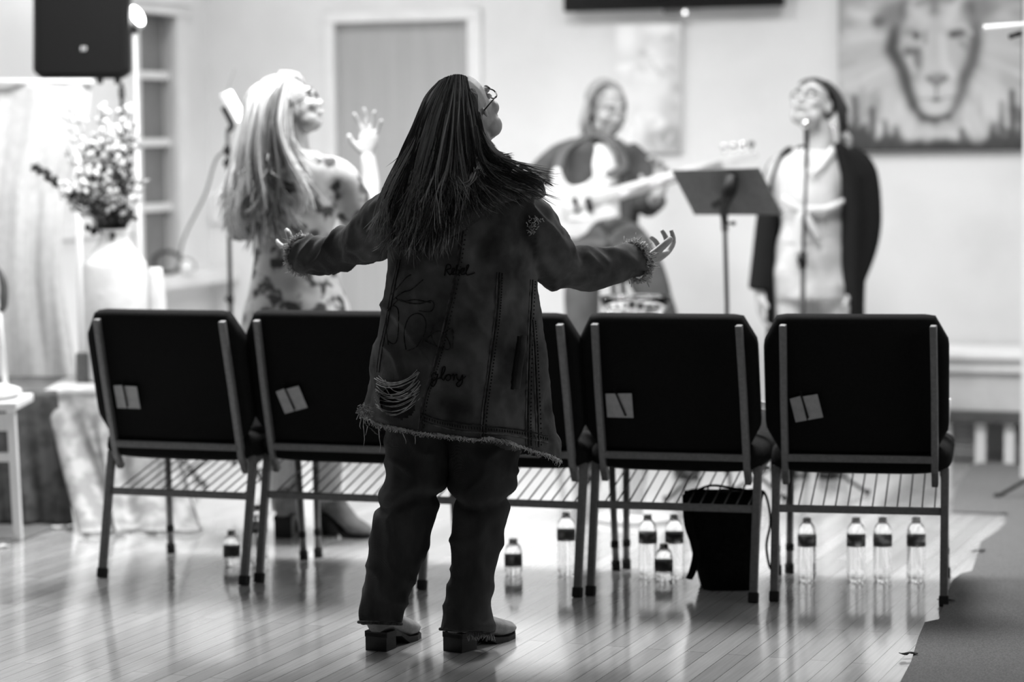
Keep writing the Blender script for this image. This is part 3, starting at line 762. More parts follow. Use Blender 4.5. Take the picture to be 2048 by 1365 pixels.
# ------------------------------------------------------------------ the woman in the denim jacket
WD = 6.5
def woman():
    foot = (G(820, 1300)); root = empty('person', (foot.x, foot.y, 0), 'woman in a frayed dark denim jacket with arms spread, seen from behind before the chairs', 'person')
    T = [(372, 886, 988), (384, 830, 1032), (398, 798, 1056), (425, 782, 1066), (480, 778, 1066), (540, 774, 1072), (600, 765, 1080), (660, 755, 1085), (720, 744, 1090), (780, 738, 1096), (830, 730, 1102), (870, 722, 1112), (930, 716, 1128)]
    HEM = [(-1, 836), (-.85, 852), (-.6, 862), (-.35, 871), (0, 878), (.2, 884), (.28, 879), (.5, 888), (.72, 905), (.88, 915), (1, 928)]
    DEP = [(372, .06), (400, .10), (480, .13), (700, .145), (930, .165)]
    def ctr(y): return interp(y, [(t[0], (t[1] + t[2]) / 2) for t in T])
    def hwp(y): return interp(y, [(t[0], (t[2] - t[1]) / 2) for t in T])
    def yd(y): return interp(y, [(372, 6.47), (480, 6.5), (930, 6.52)])
    def jpt(px, py, off=0.0):
        """point on the back of the jacket seen at a pixel, off metres outside it"""
        q = max(-.97, min(.97, (px - ctr(py)) / hwp(py)))
        return P(px, py, yd(py) - interp(py, DEP) * math.sqrt(1 - q * q) - off)
    # torso of the jacket
    jb = MB(); rings = []; n = 56; NR = 46
    for i in range(NR + 1):
        t = i / NR; ring = []
        for j in range(n):
            a = 2 * math.pi * j / n; s_, c = math.sin(a), math.cos(a)
            hem = interp(s_, HEM) + (6 if c < 0 else 0)
            y = 372 + t * (hem - 372)
            e = abs(s_) ** .92 * math.copysign(1, s_)
            ring.append(P(ctr(y) + hwp(y) * e, y, yd(y) - interp(y, DEP) * c * (1 + .0 * s_)))
        rings.append(ring)
    jb.loft(rings)
    jb.tube([P(840, 425, 6.5), P(790, 436, 6.53), P(748, 468, 6.60), P(700, 493, 6.70), P(652, 511, 6.79), P(620, 511, 6.845), P(604, 511, 6.87)], [.082, .080, .070, .056, .051, .050, .050], 24, sub=6)
    jb.tube([P(1010, 430, 6.5), P(1052, 452, 6.52), P(1090, 508, 6.58), P(1130, 531, 6.64), P(1185, 536, 6.70), P(1240, 530, 6.75), P(1262, 525, 6.775), P(1274, 523, 6.79)], [.085, .088, .079, .060, .054, .050, .051, .052], 24, sub=6)
    me = remesh(jb, .0065, 3)
    def wr(p):
        sx = p.x - P(920, 500, 6.5).x
        if abs(sx) < .20 or p.z < 1.02:
            lo = max(0, min(1, (1.2 - p.z) / .6))
            v = .012 * noise.noise(Vector((p.x * 11 + p.z * 3, p.y * 7, p.z * 3.2))) * (.4 + lo)
            v += .008 * noise.noise(Vector((p.x * 22 - p.z * 9, p.y * 12, p.z * 9)))
            rdg = 1 - abs(noise.noise(Vector((p.x * 8 + p.z * 7, p.y * 5 + 3, p.z * 5 - p.x * 4)))) * 4
            v += .016 * max(0, rdg) * max(0, noise.noise(Vector((p.x * 4, p.y * 4, p.z * 4 + 8))) + .35)
            v += .002 * noise.noise(p * 60)
            return v
        a = p.x * 15 * (1 if sx > 0 else -1) + p.z * 14
        rdg = 1 - abs(noise.noise(Vector((a, p.y * 8, p.z * 3)))) * 3.2
        return .011 * max(0, rdg) + .005 * noise.noise(p * 30) - .002
    displace(me, wr)
    hx0, hz = P(795, 806, 6.4).x, P(795, 806, 6.4).z
    def kill(c, nrm):
        if nrm.z < -.75 and c.z < P(900, 825, 6.5).z: 
            return True
        if c.y < 6.5 and ((c.x - hx0) / .048) ** 2 + ((c.z - hz - .1 * (hx0 - c.x)) / .042) ** 2 < 1: return True
        return False
    del_faces(me, kill)
    jk = link_mesh('denim_jacket', me, M['denim'], root)
    bvh_me = me
    from mathutils.bvhtree import BVHTree
    wl = wloc(root)
    bvh = BVHTree.FromPolygons([tuple(v.co + wl) for v in me.vertices], [tuple(p.vertices) for p in me.polygons])
    camo = Vector((0, 0, CAM_Z))
    def sj(px, py, off=.002):
        """on the real, folded back of the jacket"""
        d = P(px, py, 6.0) - camo; d.normalize()
        h = bvh.ray_cast(camo, d)
        if h[0] is None or h[0].y > 6.6: return jpt(px, py, off)
        return h[0] - d * off
    def stroke(mb, pts, r, sub=5, off=.002, n=6):
        q, _ = smooth_path([Vector((x, y, 0)) for x, y in pts], [1] * len(pts), sub)
        mb.tube([sj(p.x, p.y, off) for p in q], r, n)
    # stitched seams
    seams = [[(938, 392), (925, 480), (912, 560), (895, 640), (880, 700), (866, 750), (850, 800), (842, 860)],
             [(1000, 545), (998, 590), (994, 640), (986, 700), (978, 760), (970, 820), (966, 880)],
             [(1066, 560), (1063, 620), (1060, 700), (1058, 780), (1057, 850), (1058, 893)],
             [(1066, 640), (1070, 690), (1073, 750), (1076, 820), (1078, 895)],
             [(800, 520), (790, 570), (776, 640), (764, 700), (758, 745)],
             [(842, 828), (880, 840), (920, 848), (966, 852), (1010, 856), (1050, 862), (1095, 872)]]
    m = MB()
    for s_ in seams: stroke(m, s_, .0018, 6, .0025)
    build(m, 'seam', M['seam'], jk)
    m = MB()
    for s_ in seams[:5]: stroke(m, [(x - 5, y) for x, y in s_], .0024, 6, .0)
    stroke(m, [(x, y + 14) for x, y in seams[5]], .003, 6, .0)
    build(m, 'worn_seam_highlight', M['worn_highlight'], jk)  # pale strokes along the seams: wear and painted-in highlight together
    m = MB()
    for s_ in seams[:4]:
        q, _ = smooth_path([Vector((x, y, 0)) for x, y in s_], [1] * len(s_), 9)
        for i in range(1, len(q) - 1, 1):
            p = q[i]; m.tube([sj(p.x + 5, p.y - 1.2, .002), sj(p.x + 5, p.y + 1.6, .002)], .0015, 5)
    q, _ = smooth_path([Vector((x, y, 0)) for x, y in seams[5]], [1] * 7, 8)
    for i, p in enumerate(q): m.tube([sj(p.x, p.y + 4, .002), sj(p.x + .5, p.y + 9, .002)], .0012, 5)
    build(m, 'stitching', M['ink'], jk)
    # frayed lighter shreds beside the hem stitching
    # welt pocket on the right
    m = MB(); pk = [(1046, 672), (1044, 700), (1038, 735), (1033, 778)]
    q, _ = smooth_path([Vector((x, y, 0)) for x, y in pk], [1] * 4, 5)
    m.tube([sj(p.x, p.y, .003) for p in q], [(.010, .004)] * len(q), 8, up=(1, 0, 0)); build(m, 'pocket_welt', M['denim'], jk)
    m = MB(); m.tube([sj(p.x - 9, p.y + 1, .0015) for p in q], [(.005, .002)] * len(q), 8, up=(1, 0, 0)); build(m, 'pocket_slit', M['ink'], jk)
    # embroidered words, in joined script
    glory = [[(874, 750), (868, 746), (863, 753), (867, 761), (874, 757), (876, 748), (873, 764), (866, 774), (861, 768), (872, 760), (880, 756)],
             [(880, 758), (889, 744), (890, 734), (885, 738), (883, 756), (888, 761)],
             [(888, 761), (892, 752), (899, 750), (901, 757), (896, 762), (891, 757), (897, 750), (904, 753)],
             [(904, 753), (906, 749), (908, 751), (907, 762), (910, 752), (914, 749)],
             [(914, 749), (914, 757), (919, 761), (925, 750), (924, 766), (917, 774), (913, 768), (927, 757), (931, 753)]]
    reb = [[(889, 552), (893, 532), (900, 530), (901, 537), (893, 541), (900, 551)], [(900, 550), (907, 544), (909, 538), (904, 539), (904, 549), (911, 548)],
           [(911, 548), (916, 532), (913, 533), (912, 549), (918, 548), (919, 541), (914, 541)], [(919, 546), (927, 543), (929, 537), (923, 539), (923, 549), (931, 548)],
           [(931, 548), (938, 531), (934, 533), (933, 549), (941, 549), (950, 546)]]
    for nm, wd in (('glory', glory), ('rebel', reb)):
        m = MB()
        for s_ in wd: stroke(m, s_, .0016, 4, .0025)
        build(m, 'embroidered_lettering', M['ink'], jk)
    # drawn shapes on the left of the back: clasped fingers and a banner
    m = MB()
    for s_ in ([(776, 690), (772, 650), (776, 622), (786, 612), (796, 620), (797, 650), (794, 680), (786, 688), (776, 682)],
               [(812, 700), (808, 670), (815, 640), (830, 628), (846, 632), (852, 650), (846, 675), (832, 695), (815, 702)],
               [(785, 612), (798, 600), (815, 606), (840, 608), (862, 602), (868, 612), (860, 624), (838, 622)],
               [(790, 596), (806, 604), (830, 600), (862, 606)], [(782, 590), (800, 570), (812, 556), (822, 550)], [(786, 600), (806, 585), (822, 580), (846, 560)],
               [(850, 680), (872, 664), (888, 668), (900, 690), (896, 700), (872, 692), (850, 682)], [(888, 668), (906, 658), (905, 698)], [(868, 650), (862, 668), (870, 690)]):
        stroke(m, s_, .0017, 4, .0005)
    build(m, 'drawn_motif', M['seam'], jk)
    # torn threads across the hole
    m = MB(); rnd = random.Random(11)
    for i in range(20):
        y0 = 752 + i * 3.4 + rnd.uniform(-2, 2); sag = rnd.uniform(14, 34); x0, x1 = 752 + rnd.uniform(-4, 6), 836 + rnd.uniform(-8, 6)
        if i in (3, 7): x0 = 770
        q = []
        for k_ in range(9):
            t = k_ / 8; q.append(sj(x0 + (x1 - x0) * t, y0 + sag * math.sin(math.pi * t) ** .8 * (1 - .25 * t) - 12 * t, .003 + .004 * math.sin(math.pi * t)))
        m.tube(q, rnd.uniform(.0008, .0019), 5)
    build(m, 'torn_thread', M['fray'], jk)
    m = MB(); m.ell(P(795, 806, 6.53), (.075, .02, .07)); build(m, 'dark_backing', M['ink'], jk)  # black shape stands in for the shade inside the hole
    # frayed hem and cuffs
    m = MB(); rnd = random.Random(4)
    def fringe(x, y, L, r0=.0009, off=.002, side=0):
        p = [sj(x, y, off)]
        for k_ in range(4):
            p.append(p[-1] + Vector((rnd.uniform(-.004, .004) + side * .002, rnd.uniform(-.003, .002), -L / 4)))
        m.tube(p, [r0, r0, r0 * .8, r0 * .6, r0 * .3], 4)
    for i in range(420):
        q = rnd.uniform(-.985, .985); 
        hy = interp(q, HEM); x = ctr(hy) + hwp(hy) * q; ends = abs(q) ** 6
        fringe(x, hy - 3 - rnd.uniform(0, 4), rnd.uniform(.004, .014) + .012 * ends * rnd.random(), rnd.uniform(.0006, .0014))
    hp = []
    for i in range(150):
        q = -.985 + 1.97 * i / 149; hy = interp(q, HEM) + rnd.uniform(-1.5, 1.5); hp.append(sj(ctr(hy) + hwp(hy) * q, hy - 3, .001))
    m.tube(hp, [rnd.uniform(.0018, .0038) for _ in hp], 6)
    for x, y, L in ((728, 838, .075), (757, 850, .075), (735, 842, .04), (805, 866, .03), (833, 870, .025), (1118, 918, .02), (1122, 920, .025), (1110, 912, .02), (722, 836, .03)):
        fringe(x, y, L, .0014)
    for i in range(90):
        a = rnd.uniform(0, 6.28); rr_ = rnd.random() ** .5
        x, y = 730 + 17 * rr_ * math.cos(a), 822 + 12 * rr_ * math.sin(a); p0 = P(x, y, 6.44)
        m.tube([p0, p0 + Vector((rnd.uniform(-1, 1), rnd.uniform(-.5, .3), rnd.uniform(-1, 1))) * .008, p0 + Vector((rnd.uniform(-1, 1), 0, rnd.uniform(-1, .6))) * .014], .0011, 4)
    build(m, 'frayed_hem', M['fray'], jk)
    for c0, c1, rr0 in ((P(652, 511, 6.79), P(603, 511, 6.872), .049), (P(1240, 530, 6.75), P(1274, 523, 6.79), .051)):
        m = MB(); ax = (c1 - c0).normalized(); e1 = ax.cross(Z).normalized(); e2 = e1.cross(ax)
        ring_ = [c1 + (e1 * math.cos(j * .2) + e2 * math.sin(j * .2)) * (rr0 + rnd.uniform(-.002, .003)) for j in range(33)]
        m.tube(ring_, [rnd.uniform(.003, .006) for _ in ring_], 7)
        for i in range(900):
            a = rnd.uniform(0, 6.28); rad_ = e1 * math.cos(a) + e2 * math.sin(a)
            p0 = c1 + rad_ * rr0 + ax * rnd.uniform(-.014, .006)
            d = (rad_ * rnd.uniform(.3, 1) + ax * rnd.uniform(-.3, 1.2)).normalized(); L = rnd.uniform(.005, .014) + (.02 if rnd.random() < .03 else 0)
            j1, j2 = (Vector((rnd.uniform(-1, 1), rnd.uniform(-1, 1), rnd.uniform(-1, 1))) for _ in range(2))
            m.tube([p0, p0 + d * L * .5 + j1 * .003, p0 + d * L + j2 * .005], rnd.uniform(.0008, .0017), 4)
        build(m, 'frayed_cuff', M['fray'], jk)
    # torn patch on the right sleeve showing a pale edge
    m = MB()
    for i in range(60):
        x, y = 1064 + rnd.gauss(0, 5), 455 + rnd.gauss(0, 9)
        if i % 3 == 0: x, y = 1072 + rnd.gauss(0, 8), 440 + rnd.gauss(0, 2)
        p0 = sj(x, y, .002); m.tube([p0, p0 + Vector((rnd.uniform(-1, 1), -.3, rnd.uniform(-1, 1))) * .008], .0012, 4)
    build(m, 'torn_patch', M['fray'], jk)
    # body: one continuous surface
    b = MB()
    hc = P(931, 224, 6.52); fv = Vector((.54, .74, .50)); Rm = frame_from(fv, (-.05, 0, 1), R(-6)); head_into(b, hc, Rm, .95, .45)
    b.tube([P(930, 420, 6.5), P(936, 360, 6.49), hc + Rm @ Vector((0, -.02, -.06))], [.062, .054, .052], 18, sub=4)
    b.tube([P(920, 860, 6.52), P(918, 700, 6.52), P(920, 540, 6.5), P(925, 430, 6.5)], [(.13, .10), (.11, .09), (.12, .09), (.13, .07)], 24, sub=4, up=(1, 0, 0))
    b.tube([P(925, 425, 6.5), P(800, 435, 6.54), P(700, 495, 6.72), P(600, 508, 6.89)], [.05, .045, .036, .026], 16, sub=4)
    b.tube([P(925, 425, 6.5), P(1045, 452, 6.54), P(1130, 530, 6.65), P(1286, 524, 6.80)], [.05, .045, .036, .028], 16, sub=4)
    for kx, ky in ((840, 1000), (965, 1000)):
        b.tube([P(850 if kx < 900 else 965, 850, 6.52), P(828 if kx < 900 else 962, 1000, 6.50), P(766 if kx < 900 else 936, 1225, 6.48)], [.055, .045, .034], 16, sub=4)
    hand_into(b, P(596, 506, 6.895), (-.45, .88, -.10), (.5, .8, .35), side=-1, curl=(.12, .45, .55, .6), thumb=.5, s=.86, spread=.3)
    hand_into(b, P(1286, 524, 6.80), (.62, .78, .12), (-.35, .2, .8), side=1, curl=(.5, .6, .7, .8), thumb=.8, s=.98, spread=.2)
    bm_ = remesh(b, .0035, 6, .5); link_mesh('body', bm_, M['skin'], root)
    face_parts(root, hc, Rm, .95, glasses=True); hair_cap(root, hc, Rm, .885, M['hair_shell'], -.024)
    m = MB(); m.ell(P(1299, 536, 6.86), (.006, .006, .006)); m.ell(P(1303, 541, 6.86), .005); build(m, 'ring', M['chrome'], root)
    # jeans
    jn = MB()
    def leg(tab, d0, d1):
        rings = []; n = 28
        for i in range(40):
            y = tab[0][0] + (tab[-1][0] - tab[0][0]) * i / 39
            l = interp(y, [(t[0], t[1]) for t in tab]); r = interp(y, [(t[0], t[2]) for t in tab]); d = d0 + (d1 - d0) * i / 39
            c, h = (l + r) / 2, (r - l) / 2; sc_ = d / F
            dep = min(.10, max(.065, h * sc_ * 1.0))
            rings.append([P(c + h * math.sin(a), y, d - dep * math.cos(a)) for a in [2 * math.pi * j / n for j in range(n)]])
        jn.loft(rings)
    leg([(800, 770, 905), (880, 772, 902), (947, 773, 894), (985, 766, 884), (1010, 753, 876), (1082, 740, 860), (1150, 731, 837), (1175, 727, 827), (1217, 718, 811), (1248, 718, 803)], 6.52, 6.50)
    leg([(800, 895, 1050), (880, 896, 1042), (947, 902, 1032), (1000, 907, 1021), (1012, 908, 1018), (1082, 901, 1005), (1150, 900, 988), (1200, 887, 984), (1262, 880, 989)], 6.52, 6.46)
    jn.tube([P(912, 780, 6.52), P(908, 850, 6.52)], [(.17, .11), (.15, .10)], 24, up=(1, 0, 0))
    me = remesh(jn, .007, 2)
    kz = P(850, 1000, 6.5).z
    def jw(p):
        v = .006 * noise.noise(Vector((p.x * 14, p.y * 10, p.z * 3))) + .003 * noise.noise(p * 26)
        dz = p.z - kz - .06 * noise.noise(Vector((p.x * 6, p.y * 3, 0)))
        v += -.014 * math.exp(-(dz / .014) ** 2) + .008 * math.exp(-((dz - .035) / .02) ** 2)
        rdg = 1 - abs(noise.noise(Vector((p.x * 9 + p.z * 6, p.y * 6, p.z * 10 - p.x * 5)))) * 4
        return v + .006 * max(0, rdg)
    displace(me, jw)
    je = link_mesh('jeans', me, M['jeans'], root)
    for tab, cx, cy, rx in (((0,), 760, 1247, 43), ((0,), 934, 1261, 54)):
        m = MB(); dd = 6.48; pts = [P(cx + rx * math.sin(a), cy + 2 * math.sin(a), dd - .07 * math.cos(a)) for a in [2 * math.pi * j / 30 for j in range(31)]]
        m.tube(pts, .0045, 8); build(m, 'frayed_leg_hem', M['seam'], je)
    # boots
    for hx, hy, tx, ty, top in ((752, 1303, 826, 1271, P(762, 1225, 6.50)), (905, 1305, 1022, 1271, P(930, 1235, 6.46))):
        u_, s_ = MB(), MB(); boot_into(u_, s_, G(hx, hy), G(tx, ty), heel_h=.05, w=.095, shaft_r=.04, shaft_top=top)
        bo = build(u_, 'boot', M['suede'], root); build(s_, 'sole', M['sole'], bo, smooth=False, bevel=.003)
        if hx > 900:
            m = MB(); rnd2 = random.Random(8)
            for i in range(40):
                x = 935 + i * 1.3; y = 1266 + rnd2.uniform(-2, 2); p0 = P(x, y, 6.43 + (x - 945) * .0013); l_ = rnd2.uniform(.008, .024)
                m.tube([p0, p0 + Vector((rnd2.uniform(-.002, .004), -.008, -l_ * .5)), p0 + Vector((rnd2.uniform(-.003, .006), -.010, -l_))], .0012, 5)
            build(m, 'boot_fringe', M['suede'], bo)
    # hair
    a = [[(880, 162, 6.50), (850, 197, 6.50), (830, 262, 6.46), (808, 320, 6.44), (775, 400, 6.40), (764, 470, 6.39)],
         [(892, 156, 6.46), (866, 202, 6.43), (840, 280, 6.40), (820, 350, 6.38), (796, 430, 6.36), (785, 488, 6.355)],
         [(900, 153, 6.44), (880, 205, 6.405), (857, 290, 6.375), (838, 370, 6.355), (822, 440, 6.345), (812, 496, 6.34)],
         [(907, 151, 6.435), (894, 205, 6.395), (877, 290, 6.365), (862, 370, 6.345), (852, 440, 6.335), (842, 498, 6.33)],
         [(914, 150, 6.435), (908, 205, 6.39), (898, 285, 6.36), (890, 350, 6.345), (884, 400, 6.335), (876, 490, 6.33)],
         [(921, 150, 6.44), (922, 205, 6.395), (920, 285, 6.365), (922, 345, 6.35), (930, 380, 6.345), (926, 440, 6.34)],
         [(928, 152, 6.45), (935, 205, 6.41), (943, 280, 6.385), (952, 330, 6.37), (975, 372, 6.37), (1005, 400, 6.375)],
         [(932, 155, 6.47), (943, 203, 6.44), (955, 272, 6.42), (974, 320, 6.40), (1012, 356, 6.40), (1064, 392, 6.41)],
         [(936, 160, 6.50), (948, 200, 6.48), (961, 262, 6.46), (984, 312, 6.44), (1022, 342, 6.44), (1080, 374, 6.45)]]
    gs = [[P(*q) for q in g] for g in a]
    hs = hair(root, gs, 3200, .0011, M['hair_dark'], M['hair_shell'], jit=.013, seg=6, layer=.018, thick=.12, seed=3)
    f2 = [[(940, 160, 6.50), (954, 198, 6.48), (968, 262, 6.47), (986, 296, 6.46), (1000, 312, 6.46), (1018, 316, 6.46)], [(930, 158, 6.48), (945, 205, 6.46), (960, 268, 6.45), (980, 306, 6.44), (998, 320, 6.44), (1012, 324, 6.44)]]
    hair(root, [[P(*q) for q in g] for g in f2], 420, .0013, M['hair_dark'], None, jit=.004, seg=5, layer=.010, shell=False, seed=5, name='hair')
    # upswept curled ends at the nape and over the right shoulder
    f3 = [[(868, 300, 6.35), (880, 350, 6.34), (905, 378, 6.335), (935, 372, 6.335), (950, 352, 6.34), (953, 345, 6.34)], [(890, 300, 6.35), (898, 345, 6.34), (918, 366, 6.335), (940, 362, 6.335), (948, 348, 6.34), (951, 340, 6.34)]]
    hair(root, [[P(*q) for q in g] for g in f3], 140, .0011, M['hair_dark'], None, jit=.003, seg=5, layer=.004, shell=False, seed=6, name='hair')
    f4 = [[(975, 330, 6.40), (1020, 348, 6.40), (1060, 345, 6.42), (1083, 362, 6.43), (1084, 380, 6.44), (1074, 386, 6.44)], [(980, 345, 6.39), (1020, 368, 6.385), (1050, 390, 6.39), (1066, 398, 6.40), (1080, 396, 6.42), (1084, 388, 6.43)]]
    hair(root, [[P(*q) for q in g] for g in f4], 200, .0011, M['hair_dark'], None, jit=.004, seg=5, layer=.004, shell=False, seed=7, name='hair')
woman()

# ------------------------------------------------------------------ generic clothed torso from outline rows
def torso(rows, dep, n=36, steps=40, d=None):
    """rows: (y, left, right, depth) -> closed loft"""
    mb = MB(); rings = []
    y0, y1 = rows[0][0], rows[-1][0]
    for i in range(steps + 1):
        y = y0 + (y1 - y0) * i / steps
        l, r, dd = (interp(y, [(t[0], t[k_]) for t in rows]) for k_ in (1, 2, 3)); q = interp(y, dep)
        rings.append([P((l + r) / 2 + (r - l) / 2 * math.sin(a), y, dd - q * math.cos(a)) for a in [2 * math.pi * j / n for j in range(n)]])
    return mb.loft(rings)

# ------------------------------------------------------------------ left singer, floral dress
def singer_left():
    D = 8.4
    root = empty('person', (P(600, 700, D).x, D, 0), 'woman with long pale hair in a floral dress raising one hand beside the lamp stand', 'person')
    b = MB(); hc = P(578, 212, D); Rm = frame_from((.80, .28, .36), (0, 0, 1), R(-4)); head_into(b, hc, Rm)
    b.tube([P(590, 330, D), P(588, 285, D - .0), hc + Rm @ Vector((0, -.02, -.06))], [.06, .052, .05], 16, sub=4)
    b.tube([P(590, 600, D), P(590, 420, D), P(592, 330, D)], [(.12, .09), (.12, .09), (.13, .06)], 24, sub=4, up=(1, 0, 0))
    b.tube([P(600, 335, D), P(672, 350, D + .02), P(728, 425, D + .1), P(742, 380, D + .18), P(736, 315, D + .22)], [.05, .045, .038, .033, .026], 16, sub=5)
    hand_into(b, P(735, 312, D + .22), (.08, .1, 1), (-.3, -.9, .15), side=-1, curl=(.18, .1, .12, .2), thumb=.7, s=.93, spread=.42)
    b.tube([P(590, 335, D), P(505, 360, D + .05), P(492, 440, D + .1), P(500, 440, D + .45)], [.05, .045, .038, .03], 16, sub=5)
    hand_into(b, P(502, 440, D + .45), (.1, 1, .3), (0, .2, 1), side=1, curl=(.3, .3, .3, .3), s=.95)
    b.tube([P(560, 640, D), P(562, 850, D), P(565, 1020, D + .04)], [.08, .055, .04], 14, sub=3)
    b.tube([P(640, 640, D), P(655, 850, D), P(655, 1000, D)], [.08, .055, .045], 14, sub=3)
    link_mesh('body', remesh(b, .005, 3), M['skin_pale'], root); face_parts(root, hc, Rm, glasses=True); hair_cap(root, hc, Rm, 1, M['hair_lshell'])
    # dress
    rows = [(300, 565, 630, D), (325, 520, 668, D), (360, 500, 682, D), (420, 500, 678, D), (480, 507, 664, D), (520, 508, 668, D), (570, 498, 684, D), (620, 484, 702, D), (700, 474, 722, D), (800, 468, 738, D), (905, 462, 750, D)]
    mb = torso(rows, [(300, .07), (340, .10), (480, .11), (620, .15), (900, .2)], steps=60)
    mb.tube([P(640, 345, D), P(676, 362, D + .02), P(708, 412, D + .07), P(722, 432, D + .10)], [.065, .075, .075, .07], 20, sub=5)
    mb.tube([P(540, 340, D), P(502, 365, D + .04), P(486, 420, D + .08), P(492, 470, D + .12)], [.065, .07, .068, .06], 20, sub=5)
    me = remesh(mb, .009, 3)
    displace(me, lambda p: .012 * noise.noise(Vector((p.x * 9, p.y * 9, p.z * 2))) + .004 * noise.noise(p * 20))
    dr = link_mesh('floral_dress', me, M['dress'], root)
    # boots
    for h, t, top in (((566, 1078), (592, 1050), P(568, 930, D + .05)), ((640, 1066), (742, 1078), P(655, 930, D))):
        u_, s_ = MB(), MB(); boot_into(u_, s_, G(*h), G(*t), heel_h=.075, w=.09, h=.16, shaft_r=.048, shaft_top=top)
        bo = build(u_, 'boot', M['suede'], root); build(s_, 'sole', M['sole'], bo, smooth=False)
    # hair with a half-up knot and long tail
    a = [[(545, 155, D), (498, 185, D - .02), (482, 250, D - .03), (474, 330, D - .06), (472, 400, D - .08), (480, 450, D - .08)],
         [(555, 152, D - .05), (510, 190, D - .09), (498, 260, D - .11), (492, 340, D - .12), (492, 410, D - .13), (498, 470, D - .13)],
         [(563, 152, D - .08), (528, 195, D - .12), (518, 270, D - .14), (515, 345, D - .15), (518, 410, D - .15), (520, 475, D - .15)],
         [(570, 152, D - .09), (545, 200, D - .13), (540, 275, D - .15), (545, 345, D - .16), (548, 400, D - .155), (552, 455, D - .15)],
         [(578, 152, D - .09), (565, 205, D - .12), (560, 260, D - .14), (572, 320, D - .15), (588, 370, D - .15), (594, 415, D - .145)],
         [(585, 154, D - .07), (588, 190, D - .09), (575, 235, D - .10), (590, 290, D - .11), (606, 330, D - .125), (600, 385, D - .13)]]
    hair(root, [[P(*q) for q in g] for g in a], 620, .0032, M['hair_light'], None, jit=.020, seg=5, layer=.03, thick=.09, seed=9, shell=False, name='hair')
    hair(root, [[P(*q) for q in g[:4]] for g in a], 60, .003, M['hair_light'], M['hair_lshell'], jit=.008, seg=5, layer=.006, thick=.10, seed=10)
    m = MB()
    for k_ in range(5):
        r_ = .030 - k_ * .004
        m.tube([P(572 + (r_ * 575) * math.cos(t), 205 + (r_ * 700) * math.sin(t), D - .088 - .006 * k_) for t in [j * .55 + k_ for j in range(12)]], .007, 8)
    m.tube([P(560, 158, D - .02), P(590, 160, D - .0), P(606, 178, D)], [.03, .028, .012], 10, sub=3)
    build(m, 'hair', M['hair_lshell'], root)
    m = MB(); m.ell(P(570, 247, D - .085), .007); build(m, 'earring', M['blackm'], root)
singer_left()

